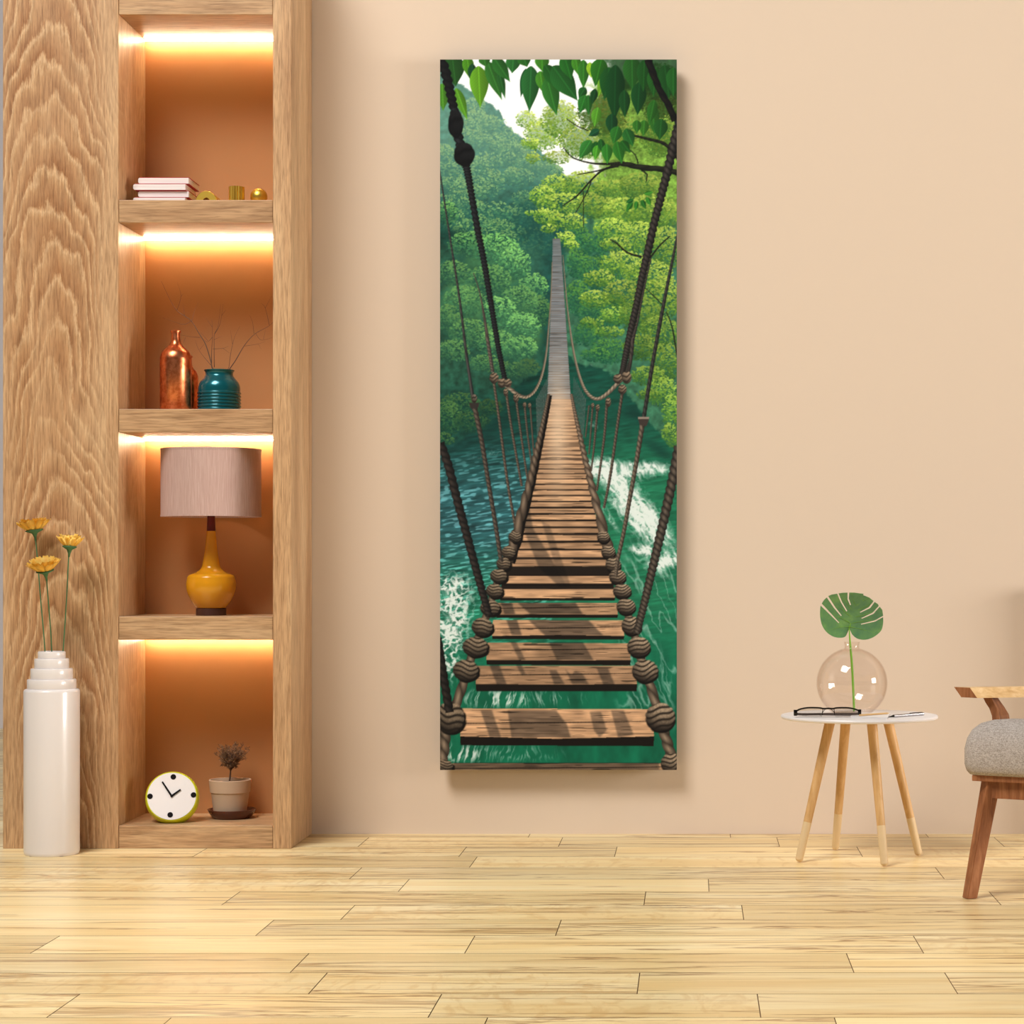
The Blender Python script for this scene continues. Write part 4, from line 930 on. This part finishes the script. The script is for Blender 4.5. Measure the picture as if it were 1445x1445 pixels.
def make_pot_plant():
    d = 7.33; s = d / F; c = Vector(((327 - CX) * s, d, SH['clock']))
    tag(solo('plant_saucer', lathe([(r * s, z * s) for r, z in [(0, 0), (25, 0), (27, 1), (32, 8.6), (33.4, 11), (34, 12.4), (33.2, 12.8), (31.5, 11.2), (26.5, 4.0), (0, 3.6)]], c, 64), BROWN_GLASS, c, smooth=True, angle=40), 'dark brown glassy saucer under the beige clay pot', 'saucer')
    x = (324.8 - CX) * s; z = SH['clock'] + 3.8 * s; c = Vector((x, d, z))
    root = thing('potted_plant', 'small dry bushy plant in a beige clay pot beside the clock', 'potted plant', c)
    H = 50.5
    obj('pot', lathe([(r * s, h * s) for r, h in [(0, 0), (21.5, 0), (22.5, .8), (26.4, 31.5), (26.6, 32.2), (27.8, 33), (29.4, H - .6), (29, H), (27, H), (26.4, H - 1.5), (25, H - 6), (0, H - 6)]], c, 64), POT, root, smooth=True, angle=35)
    obj('soil', lathe([(0, (H - 5.9) * s), (25.2 * s, (H - 5.9) * s), (22 * s, (H - 4.2) * s), (0, (H - 3.6) * s)], c, 40), SOIL, root, smooth=True)
    p0 = Vector((x - 1 * s, d, z + (H - 4) * s)); p1 = P(325.5, 1072, d)
    st = tube(curve_pts([p0, p0.lerp(p1, .5) + Vector((.002, 0, 0)), p1, P(328, 1056, d)], 4), [.0034 - .0024 * i / 12 for i in range(13)], 8)
    obj('stem', st, TWIG, root, smooth=True)
    rnd = random.Random(5); bm = bmesh.new(); cc = P(327.5, 1062, d)
    base = P(325.5, 1089, d)
    for i in range(120):
        a = rnd.uniform(0, 6.283); t = rnd.random() ** .5
        up = rnd.uniform(.15, 1.0); rr = (10 + 17 * up ** .7) * s * t
        tip = base + Vector((rr * math.cos(a) + up * 2.5 * s, rr * math.sin(a), (4 + 40 * up * (1 - .28 * t * t)) * s))
        if rnd.random() < .25: tip.z -= 4 * s
        mid = base.lerp(tip, .55) + Vector((0, 0, 4 * s))
        start = base + Vector((0, 0, up * 6 * s))
        cp = curve_pts([start, mid, tip], 5); tube(cp, [.0010 - .0007 * k / (len(cp) - 1) for k in range(len(cp))], 4, bm)
        for k in range(3, len(cp)):
            for j in range(4):
                v = Vector((rnd.gauss(0, 1), rnd.gauss(0, 1), rnd.gauss(.5, .8))).normalized(); p = Vector(cp[k])
                w = v.cross(Vector((rnd.gauss(0, 1), rnd.gauss(0, 1), rnd.gauss(0, 1)))).normalized() * .0011
                L = rnd.uniform(.006, .0125); q = [bm.verts.new(p), bm.verts.new(p + v * L * .5 + w), bm.verts.new(p + v * L), bm.verts.new(p + v * L * .5 - w)]
                bm.faces.new(q)
    obj('foliage', bm, DRY_LEAF, root)
make_pot_plant()

# ---------------------------------------------------------------- floor vase and its flowers
def make_floor_vase():
    d = 6.985; s = d / F; c = Vector(((73 - CX) * s, d, 0))
    zz = lambda py: (CAM_Z + (CY - py) * s)
    def tier(r, za, zb, e=.9): return [(r * s - .002, za), (r * s, za + .002)] + [(r * s, zb - e * .004), (r * s - .0012, zb - e * .0015), (r * s - .0045, zb)]
    prof = [(0, 0), (36.5 * s, 0), (37.6 * s, .004), (38.2 * s, .012), (38.4 * s, zz(976)), (38.0 * s, zz(974)), (36.6 * s, zz(972.4)), (34.6 * s, zz(971.6))]
    for r, a, b in ((33.6, 971.6, 958), (28.9, 958, 943), (23.6, 943, 929), (19.0, 929, 918.9)):
        prof += [(r * s - .001, zz(a)), (r * s, zz(a) + .002), (r * s, zz(b) - .004), (r * s - .0012, zz(b) - .0012), (r * s - .004, zz(b))]
    r = 19.0 * s; zt = zz(918.9)
    prof += [(r - .006, zt), (r - .007, zt - .03), (r - .007, zt - .30), (0, zt - .31)]
    tag(solo('floor_vase', lathe(prof, c, 96), PORCELAIN, c, smooth=True, angle=32), 'tall white stepped-neck floor vase standing before the wide oak panel', 'vase')
    return c, zt
VC, VT = make_floor_vase()
def make_flower(label, stem_px, head, tilt, width, petals, seed, lean=0.0):
    d = VC.y; s = d / F; rnd = random.Random(seed)
    yy_ = lambda py: d + lean * min(1.0, (919 - py) / (919 - head[1]))
    top = P(head[0], head[1], d + lean); root = thing('flower', label, 'flower', (VC.x + (stem_px[-1][0] - 73) * s * .6, d, VT - .20), 'yellow flowers in the white floor vase')
    pts = [Vector((VC.x + (stem_px[-1][0] - 73) * s * .6, d, VT - .20))] + [P(x, y, yy_(y)) for x, y in reversed(stem_px)] + [top]
    obj('stem', tube(curve_pts(pts, 5), .0021, 8), STEM, root, smooth=True)
    ax = Vector(tilt).normalized(); R = ax.to_track_quat('Z', 'Y').to_matrix().to_4x4(); R.translation = top
    w = width * s / 2
    bm = lathe([(0, -.034), (.0032, -.034), (.0042, -.022), (.009, -.010), (w * .52, -.001), (w * .5, .002), (0, .002)], (0, 0, 0), 24)
    bm.transform(R); obj('calyx', bm, STEM, root, smooth=True)
    for ringi in range(2):
        for k in range(petals):
            a = 2 * math.pi * (k + .5 * ringi) / petals + rnd.uniform(-.06, .06); rise = .030 * (1 + .25 * ringi) + rnd.uniform(-.003, .003)
            bm = bmesh.new(); rows = []; ln = 5; sc = 1 - .22 * ringi
            for i in range(ln + 1):
                t = i / ln; r = w * (.34 + .66 * t) * sc; hgt = rise * t ** 1.35; hw = w * .205 * (.55 + 1.25 * math.sin(math.pi * min(t * .62 + .12, 1)) - .55) * (1 if i < ln else .72)
                row = []
                for j in (-1, -.33, .33, 1):
                    q = a + j * hw / max(r, .006); row.append(bm.verts.new(Vector((r * math.cos(q), r * math.sin(q), hgt + .0022 * j * j))))
                rows.append(row)
            for A, B in zip(rows, rows[1:]):
                for j in range(3): bm.faces.new((A[j], A[j + 1], B[j + 1], B[j]))
            bmesh.ops.solidify(bm, geom=bm.faces[:], thickness=.0007)
            bm.transform(R); obj('petal', bm, PETAL, root, smooth=True)
    bm = lathe([(0, 0), (w * .3, .002), (w * .26, .007), (0, .010)], (0, 0, 0), 20); bm.transform(R); obj('flower_centre', bm, PETAL, root, smooth=True)
make_flower('yellow flower on the left stem, the highest, above the white vase', [(49.6, 756), (53, 791), (57.6, 849), (63.5, 919)], (48.4, 748.5), (-.13, -.02, 1), 49, 11, 1, .045)
make_flower('yellow flower on the right stem, leaning right above the white vase', [(97.2, 779), (93.7, 849), (89, 919)], (98.2, 771.5), (.05, 0.06, 1), 39, 11, 2)
make_flower('lowest yellow flower in the middle, showing its open top', [(65, 810), (68.2, 849), (73, 919)], (63.5, 805.5), (-.10, -.26, 1), 48, 11, 3, -.055)

# ---------------------------------------------------------------- side table and what stands on it
TZ = .4655; TC = Vector((.539, 6.866, 0))
def make_table():
    root = thing('side_table', 'round white side table on four splayed beech legs', 'table', TC); c = (TC.x, TC.y, 0)
    R = .2535
    obj('tabletop', lathe([(0, TZ - .0125), (R - .006, TZ - .0125), (R - .001, TZ - .0095), (R, TZ - .005), (R - .002, TZ - .001), (R - .006, TZ), (0, TZ)], c, 128), TABLE_WHITE, root, smooth=True, angle=25)
    for foot, top in (((.341, 6.782), (.444, 6.831)), ((.737, 6.930), (.6325, 6.901)), ((.604, 6.687), (.571, 6.766)), ((.476, 7.068), (.5036, 6.966))):
        a = Vector((foot[0], foot[1], .011)); b = Vector((top[0], top[1], TZ - .0125)); e = a + Vector((0, 0, -.0105)); k = a.lerp(b, .262)
        ra, rb = .0124, .0168; rk = ra + (rb - ra) * .262
        L = obj('leg', tube([k, b], [rk - .0002, rb], 24), BEECH, root, smooth=True, angle=40)
        dn = (a - b).normalized()
        bm = tube([a + dn * .0085, a + dn * .0065, a + dn * .002, a, k], [.004, .0085, .0119, .0124, rk + .0003], 24)
        t = obj('leg_end', bm, BEECH_PALE, L, smooth=True, angle=50); t['label'] = 'pale painted leg end'
make_table()
def make_glass_vase():
    c = Vector((.5168, 6.885, TZ)); Rr = .1147; cz = .1008
    a0 = math.acos(cz / Rr); prof = [(.03, .0005), (Rr * math.sin(a0) * .93, .0005)]
    t1 = math.pi - math.asin(.0262 / Rr)
    for k in range(41):
        t = a0 + (t1 - a0) * k / 40; prof.append((Rr * math.sin(t), cz - Rr * math.cos(t)))
    prof += [(.0235, .2155), (.0238, .223), (.0252, .2315), (.0262, .2345)]
    inner = [(.0236, .2345), (.0226, .2315), (.0212, .223), (.0206, .2155)]
    for k in range(41):
        t = t1 + (a0 - t1) * k / 40; r2 = Rr - .003; inner.append((max(r2 * math.sin(t), .02), cz - r2 * math.cos(t)))
    inner += [(0, .006)]
    tag(solo('glass_vase', lathe([(0, .0005)] + prof + inner, c, 72), GLASS, c, smooth=True, angle=50), 'round clear glass vase with short neck on the white side table', 'vase')
make_glass_vase()
def make_leaf():
    d = 6.885; q = lambda x, y: (1090 + x * .173, 820 + y * .173)
    out = [(625, 385), (612, 420), (590, 455), (540, 462), (490, 450), (440, 415), (405, 360), (390, 290), (390, 228), (393, 200),
           (470, 275), (538, 342), (544, 338), (476, 262), (402, 182), (420, 152), (440, 132), (500, 220), (556, 284), (563, 279), (510, 212), (452, 120), (480, 108), (522, 101),
           (552, 170), (600, 247), (607, 241), (562, 166), (533, 98), (565, 93), (604, 92), (606, 145), (628, 195), (636, 191), (616, 140), (618, 91), (660, 92), (705, 98), (735, 102), (730, 112),
           (780, 132), (815, 160), (780, 210), (710, 250), (714, 256), (790, 218), (824, 168), (852, 186), (858, 200), (810, 255), (722, 300), (726, 306), (818, 265), (866, 206), (888, 232), (897, 280),
           (830, 318), (720, 347), (722, 354), (835, 328), (897, 292), (899, 340), (886, 400), (840, 445), (790, 470), (740, 478), (690, 468), (655, 440), (640, 412)]
    base = P(*q(625, 388), d)
    root = thing('monstera_leaf', 'green split monstera leaf on its stem in the glass vase', 'leaf', P(*q(668, 1072), d))
    a_, z_ = out.index((393, 200)), out.index((897, 292))
    out = [tuple(q_) for q_ in curve_pts(out[:a_ + 1], 4)] + out[a_ + 1:z_] + [tuple(q_) for q_ in curve_pts(out[z_:], 4)]
    from_px = [Vector((x, -y)) for x, y in out]
    pts = list(from_px); n0 = len(pts)
    def inside(p):
        r = False
        for i in range(n0):
            a, b = from_px[i], from_px[(i + 1) % n0]
            if (a.y > p.y) != (b.y > p.y) and p.x < (b.x - a.x) * (p.y - a.y) / (b.y - a.y) + a.x: r = not r
        return r
    def near(p): return min((geometry.intersect_point_line(p, from_px[i], from_px[(i + 1) % n0])[0].to_2d() - p).length for i in range(n0))
    for gx in range(395, 900, 18):
        for gy in range(95, 480, 18):
            p = Vector((gx + (9 if (gy // 18) % 2 else 0), -gy))
            if inside(p) and near(p) > 6: pts.append(p)
    v2, e2, f2, *_ = geometry.delaunay_2d_cdt(pts, [(i, (i + 1) % n0) for i in range(n0)], [], 1, 1e-4)
    def lift(x, y):
        # midrib from the notch towards the tip; the halves fold up a little and the margin droops
        ax, ay = 625, 385; tx, ty = 95, -285; L = math.hypot(tx, ty); tx /= L; ty /= L
        u = (x - ax) * tx + (y - ay) * ty; w = abs((x - ax) * ty - (y - ay) * tx)
        return .014 - .00016 * w + .0000006 * w * w - .00006 * u - .0000003 * u * u
    bm = bmesh.new(); vs = []
    for p in v2:
        x, y = p.x, -p.y; w = P(*q(x, y), d); w.y += lift(x, y) - .012; vs.append(bm.verts.new(w))
    for f in f2: bm.faces.new([vs[i] for i in f])
    bmesh.ops.recalc_face_normals(bm, faces=bm.faces[:]); bmesh.ops.solidify(bm, geom=bm.faces[:], thickness=.0012)
    bl = obj('leaf_blade', bm, MONSTERA, root, smooth=True, angle=60)
    bm = bmesh.new()
    def vein(pl, w0):
        c = curve_pts([Vector(P(*q(x, y), d)) + Vector((0, lift(x, y) - .0142, 0)) for x, y in pl], 5)
        tube(c, [w0 * (1 - .75 * i / (len(c) - 1)) for i in range(len(c))], 6, bm)
    vein([(625, 388), (655, 290), (688, 190), (722, 112)], .0016)
    for pl in ([(630, 372), (560, 370), (470, 400)], [(640, 345), (560, 300), (420, 230)], [(652, 300), (590, 250), (480, 150)], [(665, 260), (620, 200), (560, 110)], [(680, 210), (655, 160), (640, 100)],
               [(632, 372), (720, 390), (830, 420)], [(640, 345), (740, 325), (885, 310)], [(655, 295), (740, 275), (880, 225)], [(668, 250), (740, 210), (835, 165)], [(685, 200), (730, 160), (780, 130)]): vein(pl, .0007)
    obj('veins', bm, MONSTERA_STEM, bl, smooth=True)
    sp = [Vector(P(*q(x, y), d)) for x, y in ((626, 384), (630, 450), (637, 540), (650, 700), (660, 900), (666, 1040), (668, 1072))]
    sp[-1].z = TZ + .011
    c = curve_pts(sp, 5); obj('stem', tube(c, [.0017 + .0022 * min(1, i / 12) for i in range(len(c))], 10), MONSTERA_STEM, root, smooth=True)
make_leaf()

def make_glasses():
    d = 6.742; k = .1522 * d / F; cx = (1110 + 385 * .1522 - CX) * d / F
    root = thing('eyeglasses', 'black half-rim eyeglasses lying on the left of the white side table', 'eyeglasses', (cx, d, TZ))
    g = lambda x, y, dy=0.0: Vector((cx + (x - 385) * k, d + dy, TZ + .0008 + (212 - y) * k))
    def bar(pts, w, dep):
        bm = bmesh.new(); c = [Vector(p) for p in curve_pts(pts, 6)]; rows = []
        for i, p in enumerate(c):
            t = (c[min(i + 1, len(c) - 1)] - c[max(i - 1, 0)]).normalized(); nn = Vector((-t.z, 0, t.x)) * w / 2
            rows.append([bm.verts.new(p + nn), bm.verts.new(p - nn), bm.verts.new(p - nn + Vector((0, dep, 0))), bm.verts.new(p + nn + Vector((0, dep, 0)))])
        for A, B in zip(rows, rows[1:]):
            for j in range(4): bm.faces.new((A[j], A[(j + 1) % 4], B[(j + 1) % 4], B[j]))
        bm.faces.new(rows[0]); bm.faces.new(rows[-1][::-1]); return bm
    def merge(a, b):
        me = bpy.data.meshes.new('tmp'); b.to_mesh(me); b.free(); a.from_mesh(me); bpy.data.meshes.remove(me); return a
    fr = bar([g(96, 152), g(130, 137), g(200, 125), g(300, 126), g(340, 133), g(385, 131), g(432, 133), g(470, 126), g(570, 126), g(640, 140), g(672, 155)], 15 * k, .0035)
    for pts in ([g(338, 132), g(333, 160), g(331, 192)], [g(438, 132), g(443, 160), g(446, 192)]): merge(fr, bar(pts, 7 * k, .003))
    merge(fr, bar([g(335, 170), g(352, 145), g(386, 132), g(420, 145), g(442, 170)], 5 * k, .003))
    add_box(fr, g(66, 200), g(100, 144, .006), .0012); add_box(fr, g(662, 192), g(693, 140, .006), .0012)
    obj('frame', fr, BLACK_GLOSS, root, smooth=True, angle=35)
    for xs in ([(102, 200), (102, 155), (200, 130), (325, 134), (328, 210), (250, 214), (130, 208)], [(450, 134), (570, 132), (658, 156), (660, 200), (600, 212), (455, 212)]):
        obj('lens', prism([g(x, y, .001) for x, y in xs], (0, .0014, 0)), LENS, root)
    for (x0, x1, dy) in ((84, 600, .018), (680, 150, .030)):
        p = [g(x0, 160, .005), g(x0 + (6 if x0 < 385 else -6), 172, dy * .8), g(x0 + (30 if x0 < 385 else -30), 188, dy), g((x0 + x1) / 2, 190, dy + .003), g(x1, 194, dy + .004)]
        obj('temple', bar(p, 22 * k, .003), TEMPLE, root, smooth=True, angle=35)
    for x in (322, 455): obj('nose_pad', box(g(x - 5, 204, .003), g(x + 5, 182, .009), .001), LENS, root)
make_glasses()
def make_stationery():
    A = [on_plane(1200.5, 1012.6, TZ), on_plane(1252, 1014.9, TZ), on_plane(1256, 1007.8, TZ), on_plane(1208, 1006.6, TZ)]
    c = sum(A, Vector()) / 4
    root = thing('notepad', 'thin white notepad lying open-edged on the front of the side table', 'notepad', (c.x, c.y, TZ))
    a2 = [Vector((p.x, p.y, TZ + .0005)) for p in A]
    obj('pages', prism(a2, (0, 0, .0035)), PAPER, root)
    cv = obj('cover', prism([p + (p - c) * .012 + Vector((0, 0, .0036)) for p in a2], (0, 0, .0006)), PAPER, root)
    z = TZ + .0048
    p, q = on_plane(1213, 1010.6, z), on_plane(1256.5, 1007.6, z); t = (q - p).normalized(); r = .0032
    root = thing('pencil', 'tan wooden pencil lying across the white notepad', 'pencil', ((p.x + q.x) / 2, (p.y + q.y) / 2, z))
    up = Vector((0, 0, r)); obj('shaft', tube([p + up, q + up - t * .016], [r, r], 6), PENCIL, root)
    obj('sharpened_tip', tube([q + up - t * .016, q + up - t * .003], [r, .0008], 6), BEECH_PALE, root)
    z = TZ + .0004; p, q = on_plane(1254, 1013.0, z), on_plane(1303, 1009.2, z); t = (q - p).normalized(); r = .0048; up = Vector((0, 0, r))
    root = thing('pen', 'silver ribbed pen lying right of the notepad on the side table', 'pen', ((p.x + q.x) / 2, (p.y + q.y) / 2, TZ))
    L = (q - p).length; pts, rad = [], []
    for i in range(41):
        u = i / 40; pts.append(p + up + t * (L * (.14 + .80 * u))); rad.append(r * (1.0 if i % 2 else .84))
    obj('barrel', tube(pts, rad, 16), SILVER, root)
    obj('nib', tube([p + up * .5, p + up * .75 + t * L * .07, p + up + t * L * .14], [.0008, .0024, r * .85], 14), BLACK, root, smooth=True)
    obj('pen_cap', tube([p + up + t * L * .94, p + up + t * L * .955, p + up + t * L], [r * .8, r * 1.04, r * .98], 16), SILVER, root, smooth=True, angle=40)
    obj('clip', tube([p + up * 2.05 + t * L * .6, p + up * 2.2 + t * L * .75, p + up * 2.05 + t * L * .97], .0009, 8), BLACK, root, smooth=True)
make_stationery()

# ---------------------------------------------------------------- armchair, cut off by the right edge
def make_chair():
    rot = math.radians(-28); o = on_plane(1367.5, 1268, 0)
    root = thing('armchair', 'teak armchair with thick grey woven seat cushion right of the side table', 'armchair', (o.x, o.y, 0), rotz=rot)
    kw = dict(at=(0, 0, 0))
    W_, Dp = .60, .54
    def leg(f, t, a=.0225, b=.0295):
        bm = bmesh.new(); rings = []
        for c, h in ((f, a), (t, b)):
            rings.append([bm.verts.new(Vector(c) + Vector((h * math.cos(k * math.pi / 2 + math.radians(4)), h * math.sin(k * math.pi / 2 + math.radians(4)), 0))) for k in range(4)])
        for k in range(4): bm.faces.new((rings[0][k], rings[0][(k + 1) % 4], rings[1][(k + 1) % 4], rings[1][k]))
        bm.faces.new(rings[0][::-1]); bm.faces.new(rings[1])
        bmesh.ops.bevel(bm, geom=bm.edges[:], offset=.0015, segments=2, affect='EDGES'); return bm
    for f, t in (((0, .005, .001), (.052, .04, .335)), ((W_, .005, .001), (W_ - .052, .04, .335)), ((.06, Dp + .04, .001), (.075, Dp - .03, .335)), ((W_ - .02, Dp + .04, .001), (W_ - .06, Dp - .03, .335))):
        obj('leg', leg(f, t), WALNUT, root, **kw)
    bm = bmesh.new(); add_box(bm, (.008, 0, .335), (W_ - .008, Dp, .3525), .002)
    obj('seat_board', bm, WALNUT, root, **kw)
    bm = bmesh.new()
    add_box(bm, (.045, .022, .286), (W_ - .045, .044, .335), .001); add_box(bm, (.045, Dp - .05, .286), (W_ - .045, Dp - .028, .335), .001)
    add_box(bm, (.055, .044, .286), (.075, Dp - .05, .335)); add_box(bm, (W_ - .075, .044, .286), (W_ - .055, Dp - .05, .335))
    obj('apron', bm, WALNUT, root, **kw)
    # seat cushion, fuller at the top front edge
    bm = bmesh.new(); x0, x1, y0, y1, z0, z1 = -.022, W_ + .03, -.02, Dp, .353, .515; nx = 20
    prof = [(.012, 0), (.004, .012), (0, .03), (.0, .075), (.006, .105), (.018, .130), (.038, .150), (.068, .162), (.11, .168)]
    def outline(ins, z):
        r = max(.05 - ins * .2, .02); P4 = [(x0 + ins, y0 + ins, 180), (x1 - ins, y0 + ins, 270), (x1 - ins, y1 - ins * .4, 0), (x0 + ins, y1 - ins * .4, 90)]; vv = []
        for (cx_, cy_, a0) in P4:
            sx = r if cx_ < (x0 + x1) / 2 else -r; sy = r if cy_ < (y0 + y1) / 2 else -r
            for k in range(7):
                a = math.radians(a0 + 90 * k / 6); vv.append(bm.verts.new((cx_ + sx + r * math.cos(a), cy_ + sy + r * math.sin(a), z)))
        return vv
    rg = [outline(i, z0 + h) for i, h in prof] + [outline(.18, z0 + .1695)]
    for v in bm.verts:
        f_ = min(1, (v.co.z - z0) / .165); v.co.z -= f_ * (.005 + .10 * max(0, v.co.y - .03))
    for A, B in zip(rg, rg[1:]):
        m = len(A)
        for k in range(m): bm.faces.new((A[k], A[(k + 1) % m], B[(k + 1) % m], B[k]))
    bm.faces.new(rg[0]); bm.faces.new(rg[-1])
    obj('seat_cushion', bm, FABRIC, root, smooth=True, angle=60, **kw)
    # arms: slanted rails with a mitred front end on curved brackets
    for side in (0, 1):
        f = (lambda x: x) if side == 0 else (lambda x: W_ + .02 - x)
        sec = [(-.066, .5975), (-.018, .5965), (.004, .5675), (-.044, .5685)]
        path = [(0, 0), (.06, .0522), (.121, .105), (.160, .150), (.182, .21), (.19, .30), (.19, .47)]
        bm = bmesh.new(); rr_ = []
        for px_, py_ in [tuple(p) for p in curve_pts(path, 4)]:
            rr_.append([bm.verts.new((f(x + px_), .055 + py_, z)) for x, z in sec])
        for A, B in zip(rr_, rr_[1:]):
            for k in range(4): bm.faces.new((A[k], A[(k + 1) % 4], B[(k + 1) % 4], B[k]))
        bm.faces.new(rr_[0]); bm.faces.new(rr_[-1])
        arm = obj('armrest', bm, LIT_TEAK, root, **kw)
        cap = prism([(f(x), .0535, z) for x, z in sec], (0, .0025, 0)); e = obj('armrest_end', cap, WALNUT, arm, **kw); e['label'] = 'dark end grain of the armrest'
        fr = [(.0043, .0287, .569, .050), (.012, .037, .553, .058), (.024, .046, .536, .068), (.032, .054, .515, .082), (.036, .058, .47, .095), (.036, .06, .352, .10)]
        bm = bmesh.new(); R4 = []
        for a, b, zz, dep in fr: R4.append([bm.verts.new((f(a), .10, zz)), bm.verts.new((f(b), .10, zz)), bm.verts.new((f(b), .10 + dep, zz)), bm.verts.new((f(a), .10 + dep, zz))])
        for A, B in zip(R4, R4[1:]):
            for k in range(4): bm.faces.new((A[k], A[(k + 1) % 4], B[(k + 1) % 4], B[k]))
        bm.faces.new(R4[0]); bm.faces.new(R4[-1])
        br = obj('arm_bracket', bm, WALNUT, root, **kw)
    bm = box((.02, Dp + .02, .56), (W_, Dp + .05, .92), .012)
    obj('backrest', bm, WALNUT, root, **kw)
    bm = box((.04, Dp - .04, .50), (W_ - .02, Dp + .018, .99), .028, 4)
    obj('back_cushion', bm, FABRIC, root, smooth=True, angle=60, **kw)
make_chair()
